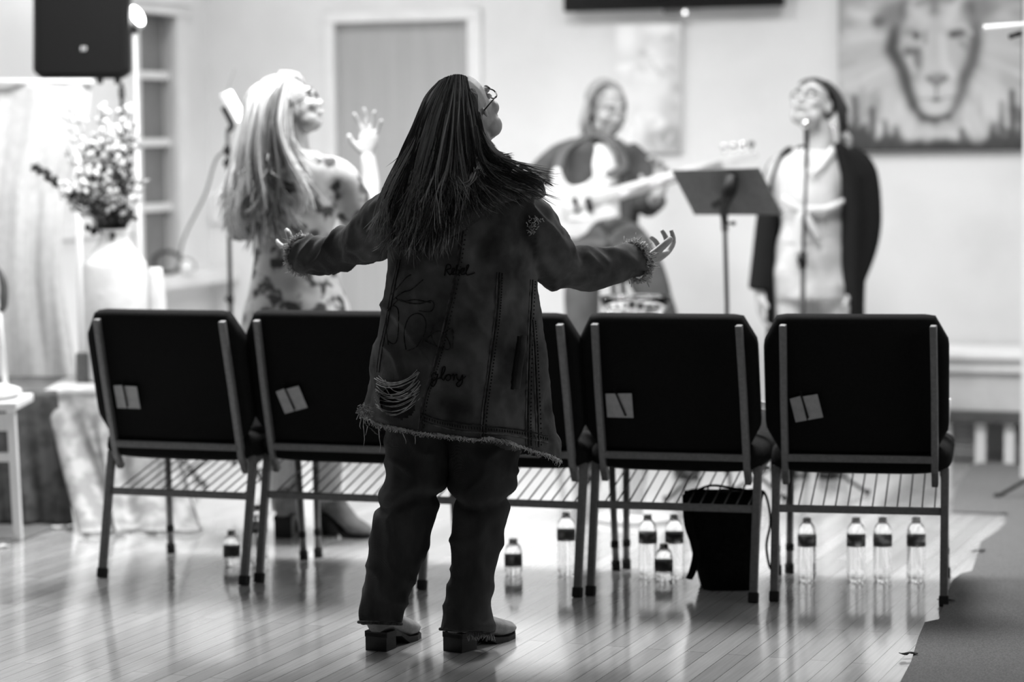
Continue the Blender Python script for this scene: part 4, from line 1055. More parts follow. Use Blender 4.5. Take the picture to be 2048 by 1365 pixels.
# ------------------------------------------------------------------ right singer, black cardigan
def singer_right():
    D = 9.8
    root = empty('person', (P(1635, 700, D).x, D, 0), 'woman in a long black cardigan and pale blouse singing upwards at a microphone stand', 'person')
    b = MB(); hc = P(1626, 210, D); Rm = frame_from((-.50, -.72, .48), (.12, 0, 1), R(6)); head_into(b, hc, Rm, .98)
    b.tube([P(1640, 315, D), P(1642, 270, D), hc + Rm @ Vector((0, -.02, -.06))], [.058, .05, .05], 16, sub=4)
    b.tube([P(1630, 600, D), P(1625, 440, D), P(1632, 320, D)], [(.13, .09), (.13, .09), (.15, .06)], 24, sub=4, up=(1, 0, 0))
    b.tube([P(1600, 320, D), P(1555, 340, D), P(1535, 450, D), P(1520, 585, D - .02)], [.05, .045, .036, .026], 14, sub=5)
    b.tube([P(1670, 320, D), P(1712, 345, D), P(1728, 460, D - .02), P(1700, 590, D - .08)], [.05, .045, .036, .026], 14, sub=5)
    hand_into(b, P(1518, 588, D - .02), (.05, -.05, -1), (1, 0, 0), side=1, curl=(.35, .4, .4, .4), s=.9)
    hand_into(b, P(1699, 586, D - .08), (-.12, -.1, -1), (-1, 0, 0), side=-1, curl=(.35, .4, .4, .4), s=.9)
    for x in (1590, 1668):
        b.tube([P(x, 560, D), P(x, 760, D), P(x, 945, D)], [.08, .055, .04], 14, sub=3)
    link_mesh('body', remesh(b, .006, 3), M['skin_pale'], root); face_parts(root, hc, Rm, .98, glasses=True); hair_cap(root, hc, Rm, .98, M['hair_shell'], -.032)
    rows = [(298, 1588, 1672, D), (318, 1560, 1698, D), (350, 1545, 1706, D), (400, 1552, 1692, D), (440, 1562, 1690, D), (490, 1556, 1690, D)]
    me = remesh(torso(rows, [(298, .06), (330, .10), (400, .125), (490, .12)]), .009, 3)
    displace(me, lambda p: .010 * noise.noise(Vector((p.x * 12 + p.z * 6, p.y * 6, p.z * 6))))
    bl = link_mesh('blouse', me, M['blouse'], root)
    m = MB()
    m.tube([P(1606, 300, D - .09), P(1612, 325, D - .115), P(1620, 350, D - .135)], [.022, .018, .006], 8, flat=.3, sub=3)
    m.tube([P(1668, 300, D - .08), P(1648, 328, D - .115), P(1622, 352, D - .135)], [.024, .02, .006], 8, flat=.3, sub=3); build(m, 'collar', M['white'], bl)
    m = MB()
    m.tube([P(1565, 395, D - .11), P(1600, 420, D - .135), P(1650, 430, D - .13)], [.010, .018, .012], 8, sub=3)
    m.tube([P(1690, 400, D - .09), P(1650, 420, D - .13), P(1605, 425, D - .138), P(1598, 470, D - .14), P(1600, 512, D - .14)], [.01, .018, .02, .016, .02], 8, sub=3)
    m.tube([P(1612, 425, D - .14), P(1625, 455, D - .145), P(1640, 480, D - .14)], [.014, .014, .01], 8, sub=3); build(m, 'waist_tie', M['blouse'], bl)
    # trousers
    mb = torso([(470, 1555, 1692, D), (540, 1546, 1700, D), (600, 1548, 1704, D)], [(470, .115), (600, .13)])
    for x in (1588, 1668):
        mb.tube([P(x, 560, D), P(x, 760, D), P(x, 950, D)], [(.085, .09), (.07, .07), (.06, .06)], 20, sub=4)
    me = remesh(mb, .009, 3); displace(me, lambda p: .006 * noise.noise(Vector((p.x * 8, p.y * 8, p.z * 16)))); link_mesh('trousers', me, M['trouser'], root)
    for x in (1590, 1672):
        u_, s_ = MB(), MB(); g0 = Vector((P(x, 950, D).x, D + .08, 0)); g1 = g0 + Vector((-.06, -.23, 0)); boot_into(u_, s_, g0, g1, heel_h=.02, w=.085, shaft_r=.04)
        bo = build(u_, 'shoe', M['blackm'], root); build(s_, 'sole', M['sole'], bo, smooth=False)
    # cardigan: two fronts, back and sleeves
    cb = MB()
    def panel(tab, dfn, th):
        rings = []
        for i in range(41):
            y = tab[0][0] + (tab[-1][0] - tab[0][0]) * i / 40
            l, r = interp(y, [(t[0], t[1]) for t in tab]), interp(y, [(t[0], t[2]) for t in tab]); d = dfn(y)
            rings.append([P((l + r) / 2 + (r - l) / 2 * math.sin(a), y, d - th * math.cos(a)) for a in [2 * math.pi * j / 20 for j in range(20)]])
        cb.loft(rings)
    panel([(286, 1668, 1690), (305, 1670, 1706), (350, 1678, 1726), (430, 1682, 1735), (520, 1680, 1736), (620, 1688, 1730), (720, 1690, 1735)], lambda y: D - .03, .11)
    panel([(294, 1574, 1590), (320, 1548, 1566), (360, 1538, 1550), (430, 1530, 1546), (520, 1528, 1548), (620, 1532, 1546), (700, 1532, 1546)], lambda y: D + .03, .08)
    panel([(290, 1600, 1680), (320, 1550, 1716), (430, 1534, 1726), (620, 1532, 1730), (720, 1532, 1736)], lambda y: D + .12, .03)
    cb.tube([P(1690, 310, D), P(1722, 350, D), P(1732, 440, D - .02), P(1728, 500, D - .04), P(1706, 570, D - .08)], [.055, .068, .064, .055, .048], 20, sub=5)
    cb.tube([P(1572, 315, D + .03), P(1548, 350, D + .02), P(1533, 440, D), P(1524, 520, D - .01), P(1518, 580, D - .02)], [.03, .042, .044, .044, .044], 20, sub=5)
    me = remesh(cb, .009, 3); displace(me, lambda p: .009 * noise.noise(Vector((p.x * 10, p.y * 8, p.z * 3)))); link_mesh('cardigan', me, M['black'], root)
    a = [[(1600, 168, D - .02), (1610, 160, D), (1640, 160, D - .05), (1668, 190, D - .05), (1676, 230, D - .03), (1680, 262, D)],
         [(1612, 160, D - .03), (1630, 157, D), (1655, 168, D - .05), (1680, 205, D - .04), (1685, 240, D - .02), (1684, 262, D + .02)],
         [(1620, 160, D + .02), (1650, 162, D + .03), (1674, 182, D + .02), (1690, 215, D + .02), (1690, 245, D + .02), (1688, 265, D + .03)]]
    hair(root, [[P(*q) for q in g] for g in a], 240, .003, M['hair_black'], M['hair_shell'], jit=.004, seg=5, layer=.008, thick=.07, seed=12)
    t2 = [[(1682, 250, D + .02), (1692, 262, D + .01), (1700, 275, D), (1700, 285, D), (1696, 292, D), (1690, 296, D)], [(1676, 258, D), (1684, 270, D), (1692, 284, D), (1694, 290, D), (1692, 294, D), (1688, 298, D)]]
    hair(root, [[P(*q) for q in g] for g in t2], 90, .003, M['hair_grey'], None, jit=.006, seg=4, layer=.01, shell=False, seed=13, name='hair')
    m = MB(); m.tube([P(1666 + 5 * math.cos(t), 257 + 8 * math.sin(t), D - .09) for t in [j * .45 for j in range(15)]], .0022, 6); m.ell(P(1667, 254, D - .09), .008); build(m, 'earring', M['chrome'], root)
singer_right()

# ------------------------------------------------------------------ seated bass player
def guitarist():
    D = 10.3
    root = empty('person', (P(1210, 700, D).x, D, 0), 'seated person with shoulder length light hair and dark open jacket playing a pale bass', 'person')
    b = MB(); hc = P(1212, 216, D); Rm = frame_from((.45, -.85, -.22), (0, 0, 1)); head_into(b, hc, Rm)
    b.tube([P(1205, 310, D), P(1206, 270, D), hc + Rm @ Vector((0, -.02, -.06))], [.058, .05, .05], 16, sub=4)
    b.tube([P(1205, 480, D), P(1204, 400, D), P(1204, 310, D)], [(.13, .1), (.13, .1), (.15, .07)], 24, sub=4, up=(1, 0, 0))
    b.tube([P(1180, 305, D), P(1128, 315, D), P(1072, 375, D - .1), P(1120, 385, D - .36)], [.05, .046, .036, .026], 14, sub=5)
    b.tube([P(1230, 305, D), P(1272, 320, D), P(1292, 412, D - .12), P(1316, 388, D - .3)], [.05, .046, .036, .026], 14, sub=5)
    hand_into(b, P(1122, 386, D - .36), (.6, -.2, -.45), (0, 1, -.2), side=1, curl=(.4, .45, .5, .5), s=1.0)
    hand_into(b, P(1318, 388, D - .32), (.15, .1, 1), (-.5, -.7, 0), side=-1, curl=(.55, .6, .65, .7), s=1.05)
    b.tube([P(1187, 485, D), P(1172, 492, D - .38), P(1163, 640, D - .43), P(1166, 850, D - .42)], [.07, .045, .04, .03], 14, sub=2)
    b.tube([P(1224, 485, D), P(1262, 494, D - .37), P(1318, 622, D - .43), P(1352, 830, D - .42)], [.07, .045, .04, .03], 14, sub=2)
    link_mesh('body', remesh(b, .006, 3), M['skin_pale'], root); face_parts(root, hc, Rm); hair_cap(root, hc, Rm, 1, M['hair_lshell'], -.02)
    me = remesh(torso([(288, 1178, 1240, D - .02), (310, 1165, 1248, D - .02), (400, 1165, 1245, D - .02), (470, 1160, 1255, D - .02)], [(288, .07), (330, .115), (470, .13)]), .009, 2)
    link_mesh('shirt', me, M['white'], root)
    jb = torso([(262, 1180, 1190, D), (276, 1160, 1196, D), (300, 1128, 1212, D), (350, 1118, 1214, D - .01), (410, 1122, 1210, D - .01), (478, 1130, 1206, D)], [(262, .05), (300, .11), (478, .14)])
    r2 = torso([(278, 1226, 1240, D), (300, 1222, 1268, D), (350, 1228, 1288, D), (410, 1230, 1282, D), (478, 1232, 1276, D)], [(278, .05), (300, .11), (478, .14)])
    jb.add(r2.v, r2.f)
    r3 = torso([(275, 1170, 1235, D + .08), (300, 1130, 1275, D + .08), (478, 1135, 1275, D + .08)], [(262, .04), (478, .06)]); jb.add(r3.v, r3.f)
    jb.tube([P(1160, 305, D), P(1122, 322, D), P(1080, 352, D - .05), P(1066, 378, D - .1), P(1092, 384, D - .24)], [.07, .072, .064, .056, .045], 18, sub=5)
    jb.tube([P(1248, 305, D), P(1278, 335, D), P(1292, 395, D - .08), P(1298, 408, D - .14), P(1312, 398, D - .24)], [.065, .068, .06, .052, .044], 18, sub=5)
    me = remesh(jb, .01, 3); displace(me, lambda p: .008 * noise.noise(Vector((p.x * 12, p.y * 8, p.z * 8)))); link_mesh('jacket', me, M['shirt_dark'], root)
    tb = MB()
    tb.tube([P(1190, 476, D + .02), P(1172, 488, D - .42)], [.11, .085], 18, sub=4)
    tb.tube([P(1172, 486, D - .42), P(1162, 640, D - .44), P(1166, 850, D - .42)], [.085, .07, .06], 18, sub=4)
    tb.tube([P(1222, 476, D + .02), P(1262, 490, D - .40)], [.11, .085], 18, sub=4)
    tb.tube([P(1262, 488, D - .40), P(1318, 620, D - .44), P(1352, 830, D - .42)], [.085, .07, .06], 18, sub=4)
    me = remesh(tb, .01, 3); displace(me, lambda p: .007 * noise.noise(p * 9)); link_mesh('trousers', me, M['trouser_dark'], root)
    for x, y in ((1166, 905), (1362, 905)):
        u_, s_ = MB(), MB(); p = P(x, y, D - .42); g0 = Vector((p.x, p.y + .04, 0)); boot_into(u_, s_, g0, g0 + Vector((.03, -.25, 0)), heel_h=.025, w=.09, shaft_r=.045, shaft_top=P(x, 850, D - .42))
        bo = build(u_, 'shoe', M['blackm'], root); build(s_, 'sole', M['sole'], bo, smooth=False)
    a = [[(1222, 168, D - .06), (1200, 170, D - .08), (1182, 195, D - .07), (1176, 225, D - .06), (1174, 250, D - .05), (1178, 275, D - .05)],
         [(1218, 166, D), (1196, 170, D), (1176, 198, D), (1168, 228, D), (1166, 252, D), (1172, 280, D)],
         [(1214, 166, D + .06), (1205, 168, D + .08), (1190, 190, D + .1), (1185, 225, D + .1), (1185, 255, D + .09), (1190, 280, D + .08)],
         [(1216, 166, D + .06), (1222, 168, D + .08), (1236, 190, D + .08), (1242, 215, D + .07), (1240, 240, D + .06), (1236, 258, D + .05)],
         [(1222, 166, D - .02), (1236, 172, D - .01), (1250, 192, D - .02), (1254, 215, D), (1250, 238, D), (1246, 252, D)]]
    hair(root, [[P(*q) for q in g] for g in a], 320, .003, M['hair_grey'], M['hair_lshell'], jit=.006, seg=5, layer=.008, thick=.03, seed=21)
    # stool
    sr = empty('bar_stool', (P(1200, 500, D).x, D + .05, 0), 'tall grey stool with splayed legs under the seated bass player', 'stool')
    sz = P(1200, 505, D).z - .09; c = Vector((P(1200, 500, D).x, D + .05, 0))
    m = MB(); m.lathe([(.02, sz - .035), (.17, sz - .035), (.185, sz - .02), (.185, sz), (.17, sz + .012), (.02, sz + .014)], c); build(m, 'seat', M['greym'], sr)
    for i in range(4):
        a_ = R(45 + 90 * i + 12); dv = Vector((math.cos(a_), math.sin(a_), 0)); m = MB(); m.tube([c + dv * .11 + Z * (sz - .03), c + dv * .22 + Z * 0], .012, 10); build(m, 'leg', M['greym'], sr)
    m = MB(); m.tube([c + Vector((math.cos(t), math.sin(t), 0)) * .185 + Z * .25 for t in [j * math.pi / 12 for j in range(25)]], .008, 8); build(m, 'foot_ring', M['greym'], sr)
    # bass
    Db = D - .42
    br = empty('bass_guitar', P(1160, 410, Db), 'pale electric bass held across the seated player, its headstock above the music stand', 'guitar')
    out = [(1092, 432), (1086, 405), (1094, 380), (1106, 366), (1102, 350), (1108, 338), (1120, 336), (1126, 352), (1136, 368), (1152, 372), (1172, 366), (1190, 350), (1206, 344), (1212, 352), (1204, 368), (1196, 384), (1204, 402), (1222, 414), (1234, 424), (1228, 436), (1206, 440), (1186, 450), (1172, 468), (1146, 480), (1118, 474), (1100, 456)]
    pts = [P(x, y, Db - (x - 1160) * .0002) for x, y in out]; pp, _ = smooth_path(pts + [pts[0]], [1] * (len(pts) + 1), 3); pp = pp[:-1]
    m = MB(); m.prism(pp, (0, .042, 0)); build(m, 'body', M['bass'], br, smooth=False, bevel=.006)
    m = MB(); a_, b_ = P(1185, 402, Db - .006), P(1445, 326, Db + .02); m.tube([a_, b_], [(.012, .031), (.010, .022)], 12, up=(0, 1, 0)); build(m, 'neck', M['maple'], br)
    m = MB()
    hs = [(1440, 318), (1462, 308), (1490, 304), (1512, 302), (1518, 312), (1508, 320), (1480, 324), (1446, 336)]
    m.prism([P(x, y, Db + .015) for x, y in hs], (0, .02, 0)); hd = build(m, 'headstock', M['maple'], br, smooth=False, bevel=.003)
    for i, x in enumerate((1448, 1466, 1485, 1503)):
        m = MB(); m.tube([P(x, 312 - i * 2, Db + .025), P(x, 298 - i * 2, Db + .025)], .004, 8); m.ell(P(x, 294 - i * 2, Db + .025), (.014, .004, .012)); build(m, 'tuning_peg', M['chrome'] if i < 3 else M['greym'], hd)
    m = MB(); pg = [(1128, 404), (1160, 396), (1192, 398), (1214, 420), (1196, 432), (1168, 440), (1138, 440)]; m.prism([P(x, y, Db - .004) for x, y in pg], (0, .004, 0)); build(m, 'pickguard', M['white'], br, smooth=False)
    for x in (1150, 1176):
        m = MB(); m.bar(P(x - 2, 396, Db - .009), P(x + 6, 424, Db - .009), .022, .014, (0, 1, 0)); build(m, 'pickup', M['blackp'], br, False, .002)
    for k_ in range(4):
        m = MB(); o_ = (k_ - 1.5) * 3.2; m.tube([P(1120, 424 + o_, Db - .018), P(1440, 328 + o_ * .7, Db)], .0011, 5); build(m, 'string', M['chrome'], br)
    m = MB(); m.tube([P(1112, 345, Db + .02), P(1130, 300, D - .13), P(1180, 270, D - .06), P(1225, 285, D - .12), P(1250, 330, D - .15), P(1215, 352, Db + .02)], .004, 8, sub=5, flat=5); build(m, 'strap', M['greym'], br)
guitarist()

# ------------------------------------------------------------------ music stand, microphone stand, lamps
def tripod(root, c, h0, r, rad=.007, name='leg', m='blackm', rot=0, tip=True):
    for i in range(3):
        a_ = rot + i * 2 * math.pi / 3; dv = Vector((math.cos(a_), math.sin(a_), 0))
        b = MB(); b.tube([c + Z * h0, c + dv * (r * .45) + Z * (h0 * .62), c + dv * r + Z * rad], rad, 8); l = build(b, name, M[m], root)
        if tip: b = MB(); b.ell(c + dv * r + Z * (rad + .004), (.014, .014, .011)); build(b, 'rubber_foot', M['cap'], l)
def music_stand():
    D = 9.0; pb = P(1454, 610, D); c = Vector((pb.x, D, 0))
    root = empty('music_stand', c, 'dark music stand with tilted desk between the bass player and the right singer', 'music stand')
    cs_ = [P(1343, 342, D - .0), P(1517, 337, D - .16), P(1563, 428, D - .10), P(1388, 428, D + .06)]
    m = MB(); m.loft([cs_, [p + Vector((.003, .006, .003)) for p in cs_]]); desk = build(m, 'desk', M['greym'], root, False)
    m = MB(); m.loft([[cs_[3], cs_[2], cs_[2] + Vector((.015, .055, .02)), cs_[3] + Vector((.015, .055, .02))], [p + Vector((0, 0, -.004)) for p in [cs_[3], cs_[2], cs_[2] + Vector((.015, .055, .02)), cs_[3] + Vector((.015, .055, .02))]]]); build(m, 'desk_ledge', M['greym'], desk, False)
    m = MB(); m.tube([P(1462, 355, D - .10), P(1458, 380, D - .12), P(1448, 415, D - .08), P(1449, 440, D - .03)], [.026, .030, .018, .012], 14, sub=4); m.tube([P(1428, 412, D - .06), P(1448, 395, D - .1)], [.014, .012], 10, sub=2); build(m, 'tilt_bracket', M['blackp'], root)
    m = MB(); m.tube([P(1449, 432, D - .03), pb, c + Z * .12], [.0085, .008, .0105], 10); build(m, 'pole', M['blackm'], root)
    m = MB(); m.tube([P(1449, 440, D - .02), P(1450, 462, D - .01)], .013, 10); m.tube([P(1450, 447, D - .02), P(1462, 447, D - .03)], .004, 6); m.ell(P(1467, 447, D - .03), .009); build(m, 'clamp_knob', M['blackp'], root)
    tripod(root, c, .20, .26, rot=.5)
music_stand()
def mic_stand():
    D = 9.45; c = Vector((P(1604, 610, D).x, D, 0))
    root = empty('microphone_stand', c, 'straight black microphone stand in front of the woman in the cardigan', 'microphone stand')
    m = MB(); m.tube([c + Z * .1, P(1606, 520, D)], .010, 10); build(m, 'pole', M['blackm'], root)
    m = MB(); m.tube([P(1606, 520, D), P(1613, 330, D)], .0062, 10); build(m, 'upper_pole', M['blackm'], root)
    m = MB(); m.tube([P(1606, 505, D), P(1605, 535, D)], .016, 12); m.ell(P(1600, 520, D - .02), .012); build(m, 'clutch', M['blackp'], root)
    m = MB(); m.tube([P(1613, 335, D), P(1613, 290, D + .0), P(1613, 258, D)], [.007, .009, .011], 14, sub=2); mc = build(m, 'microphone', M['blackp'], root)
    m = MB(); m.ell(P(1612, 249, D), (.018, .018, .021)); build(m, 'grille', M['chrome'], mc)
    tripod(root, c, .14, .30, rot=R(-40))
mic_stand()
def side_mic():
    c = G(2112, 1000); root = empty('microphone_stand', c, 'black stand by the right edge, only its thin foot bars reaching into view', 'microphone stand')
    m = MB(); m.tube([c + Z * .1, c + Z * 1.1], .010, 10); build(m, 'pole', M['blackm'], root)
    tripod(root, c, .13, .22, rot=R(170)); 
    m = MB(); m.tube([c + Z * 1.08, P(2150, 40, c.y), P(1968, 56, c.y)], [.008, .010, .011], 10); build(m, 'boom_arm', M['trim'], root)
    m = MB(); m.tube([P(2018, 74, c.y - .02), P(2042, 66, c.y - .02)], .010, 10); build(m, 'counterweight', M['blackp'], root)
side_mic()
def panel_lamp():
    D = 9.4; c = Vector((P(462, 640, D).x, D, 0)); root = empty('lamp_stand', c, 'thin black lamp stand with lit white panel beside the woman in the floral dress', 'lamp')
    m = MB(); m.tube([c + Z * .12, P(461, 600, D), P(457, 400, D), P(455, 262, D)], [.010, .009, .0075, .007], 10); build(m, 'pole', M['blackm'], root)
    for y in (300, 326, 598):
        m = MB(); m.tube([P(455 + (y > 500) * 6, y - 9, D), P(455 + (y > 500) * 6, y + 9, D)], .013, 10); m.ell(P(450 + (y > 500) * 4, y, D - .015), .009); build(m, 'clamp_knob', M['blackp'], root)
    m = MB(); m.tube([P(455, 262, D), P(464, 250, D), P(446, 214, D)], .011, 10, sub=3); build(m, 'bracket', M['blackp'], root)
    ax = (P(482, 236, D) - P(450, 190, D)).normalized(); nrm = Vector((ax.z * -1, -.35, ax.x)).normalized() * -1
    nrm = Vector((.75, -.45, .35)).normalized(); ax = (ax - nrm * ax.dot(nrm)).normalized(); xx = nrm.cross(ax)
    m = MB(); m.rbox(P(466, 214, D), ax, xx, nrm, .125, .06, .02); hd = build(m, 'lamp_head', M['trim'], root, False, .004)
    m = MB(); m.rbox(P(466, 214, D) + nrm * .0115, ax, xx, nrm, .115, .05, .003); build(m, 'lit_panel', M['bulb'], hd, False)
    m = MB(); m.tube([P(452, 188, D), P(470, 138, D)], .0015, 6); build(m, 'antenna', M['greym'], root)
    tripod(root, c, .2, .3, rot=1.2)
    cb = MB(); cb.tube([P(456, 300, D + .02), P(432, 320, D + .3), P(410, 390, D + .7), P(375, 460, D + 1.0), P(362, 500, D + 1.15), P(358, 545, D + 1.2)], .005, 8, sub=6)
    build(cb, 'power_cable', M['greym'], root)
panel_lamp()
def speaker():
    D = 9.45
    sx = P(243, 300, D + .1).x; c = Vector((sx, D + .1, 0))
    sroot = empty('speaker_stand', c, 'thin dark pole stand rising behind the dried flowers', 'speaker stand')
    m = MB(); m.tube([c + Z * .12, P(243, 166, D + .1)], [.014, .0075], 12); build(m, 'pole', M['blackm'], sroot)
    m = MB(); m.tube([P(243, 176, D + .1), P(244, 196, D + .1)], .013, 12); build(m, 'collar', M['greym'], sroot)
    tripod(sroot, c, .35, .3, rot=.3)
    root = empty('loudspeaker', P(165, 160, D), 'black loudspeaker cabinet with small white badge hanging at the upper left', 'speaker')
    def ring(y, ins, dy):
        x0, x1 = (64 + ins, 260 - ins) ; yb = 158 - ins * .8
        o = []
        for x, yy in ((x0 + 18 * 1, yb), (x1 - 16, yb), (x1, yb - 12), (x1 - 4, -190 + ins), (x0 - 2 + 5, -190 + ins), (x0 + 2, yb - 14)): o.append(P(x, yy, D) + Vector((0, dy, 0)))
        return o
    m = MB(); m.loft([ring(0, 8, -.02), ring(0, 3, -.012), ring(0, 0, 0), ring(0, 3, .1), ring(0, 26, .28), ring(0, 34, .30)]); build(m, 'cabinet', M['blackp'], root, False, .008)
    m = MB(); pts = [P(x, y, D - .022) for x, y in ((80, 146), (246, 146), (250, -170), (78, -170))]; m.loft([pts, [p + Vector((0, -.004, 0)) for p in pts]]); build(m, 'grille', M['blackp'], root, False)
    m = MB(); m.ell(P(168, 97, D - .028), (.013, .003, .009)); build(m, 'badge', M['greym'], root)
    m = MB(); 
    for a_, b_ in (((163, 94), (173, 94)), ((163, 98), (172, 98)), ((163, 94), (163, 102)), ((172, 94), (170, 102))): m.bar(P(*a_, D - .033), P(*b_, D - .033), .0024, .002, (0, 1, 0))
    build(m, 'logo', M['trim'], root, False)
    for x in (99, 200, 235):
        m = MB(); m.tube([P(x, 156, D + .06), P(x, 168, D + .06)], [.014, .011], 12); build(m, 'rubber_foot', M['cap'], root)
    # bright stage lamp behind it
    L = 9.6; lc = P(270, 34, L)
    lr = empty('stage_lamp', Vector((lc.x, lc.y, 0)), 'glowing white stage lamp just right of the loudspeaker, with its thin white pole', 'lamp')
    nrm = Vector((.55, -.78, .25)).normalized(); u_ = Vector((.5, .1, -.85)); u_ = (u_ - nrm * u_.dot(nrm)).normalized(); w_ = nrm.cross(u_); Rr = Matrix((u_, w_, nrm)).transposed()
    m = MB(); m.ell(lc, (.052, .032, .03), Rr); hd = build(m, 'lamp_head', M['trim'], lr)
    m = MB(); m.ell(lc + nrm * .012, (.044, .026, .022), Rr); build(m, 'bulb', M['bulb'], hd)
    m = MB(); m.tube([P(267, 48, L), P(268, 66, L)], [.012, .017], 10); build(m, 'swivel', M['blackp'], lr)
    m = MB(); m.tube([P(268, 62, L), Vector((lc.x, lc.y, .1))], .009, 10); build(m, 'pole', M['trim'], lr)
    tripod(lr, Vector((lc.x, lc.y, 0)), .2, .28, m='trim', rot=.9)
speaker()

# ------------------------------------------------------------------ left side: drape, table, vase, flowers
def drape():
    D = 9.35
    mb = MB(); NX, NY = 120, 60
    def fn(a, b):
        y = 166 + b * 596
        xr = interp(y, [(166, 185), (230, 178), (300, 158), (380, 128), (460, 124), (560, 124), (650, 138), (760, 156)])
        x = -60 + a * (xr + 60)
        amp = .003 + .010 * min(1, b * 1.6)
        d = D + amp * (math.sin(a * 19 + 1.2 * math.sin(b * 3)) + .4 * math.sin(a * 43 + b * 4)) + .03 * math.sin(a * 7 + b * 2)
        sag = -10 * math.sin(math.pi * a * 2) ** 2 * (1 - b) ** 3
        return P(x, y - sag, d)
    mb.grid(fn, NX, NY)
    o = build(mb, 'fabric_backdrop', M['cloth']); tag(o, 'tall white fabric draped in soft folds at the left behind the dried flowers', 'drape')
    s = o.modifiers.new('t', 'SOLIDIFY'); s.thickness = .004
    top = MB(); top.tube([P(-60, 164, D), P(186, 164, D)], .012, 10)
    fr = empty('backdrop_frame', P(60, 164, D), 'pale frame carrying the tall white fabric at the left', 'frame'); fr.location.z = 0
    build(top, 'top_rail', M['trim'], fr)
    for x in (-50, 150): 
        m = MB(); t = P(x, 164, D + .03); m.tube([t, Vector((t.x, t.y, 0))], .012, 10); build(m, 'post', M['trim'], fr)
drape()
def table():
    D0, D1 = 8.75, 9.27
    zt = P(100, 762, 9.1).z
    xl, xr = P(-120, 760, 8.8).x, P(182, 760, 8.8).x
    c = Vector(((xl + xr) / 2, (D0 + D1) / 2, 0))
    root = empty('side_table', c, 'low table under grey damask cloth at the left, carrying the white vase', 'table')
    # vase stands right of it: table reaches behind the first chair
    xr2 = xr + .27
    m = MB(); m.box(((xl + xr2) / 2, (D0 + D1) / 2, zt - .02), (xr2 - xl, D1 - D0, .03)); build(m, 'table_top', M['bench'], root, False, .004)
    for x in (xl + .06, xr2 - .06):
        for y in (D0 + .06, D1 - .06):
            m = MB(); m.bar((x, y, 0), (x, y, zt - .035), .04, .04, (0, 1, 0)); build(m, 'leg', M['bench'], root, False)
    # cloth: over the top, down the front, spreading on the floor
    mb = MB(); NX, NS = 90, 60
    x0c, x1c = P(88, 760, D0).x, xr2 + .01
    def fn(a, b):
        s = b * 2.0                                   # 0..1 over the top, 1..2 down the front
        x = x0c + a * (x1c - x0c)
        if s < 1: return Vector((x, D1 - s * (D1 - D0), zt + .003))
        t = s - 1; z = zt * (1 - t); 
        fl = max(0, t - .05); fold = math.sin(a * 17 + 1.0) * .5 + math.sin(a * 31) * .3
        y = D0 - .01 - fl * (.10 + .07 * fold) - .16 * t ** 5
        x += t * (.10 + .06 * math.sin(a * 9)) * (1.2 - a * .4) + .05 * t ** 4
        return Vector((x, y, max(z, .006 + .008 * (1 + fold) * (t > .95))))
    mb.grid(fn, NX, NS); o = build(mb, 'tablecloth', M['damask'], origin=(c.x, c.y, zt)); tag(o, 'grey patterned damask cloth falling from the low table to the floor', 'tablecloth')
    s = o.modifiers.new('t', 'SOLIDIFY'); s.thickness = .004
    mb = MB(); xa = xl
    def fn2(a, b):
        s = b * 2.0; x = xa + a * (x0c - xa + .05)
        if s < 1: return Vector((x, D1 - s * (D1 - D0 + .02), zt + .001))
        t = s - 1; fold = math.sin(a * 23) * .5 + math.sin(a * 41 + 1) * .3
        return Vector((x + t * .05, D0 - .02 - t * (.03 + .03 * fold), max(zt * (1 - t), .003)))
    mb.grid(fn2, 60, 40); o = build(mb, 'tablecloth', M['damask_dark'], origin=(xa, D0, zt)); tag(o, 'dark cloth hanging over the left front of the low table', 'tablecloth')  # darker sheet on the left part of the table
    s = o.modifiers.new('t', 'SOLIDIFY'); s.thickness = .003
    return zt
ZT = table()
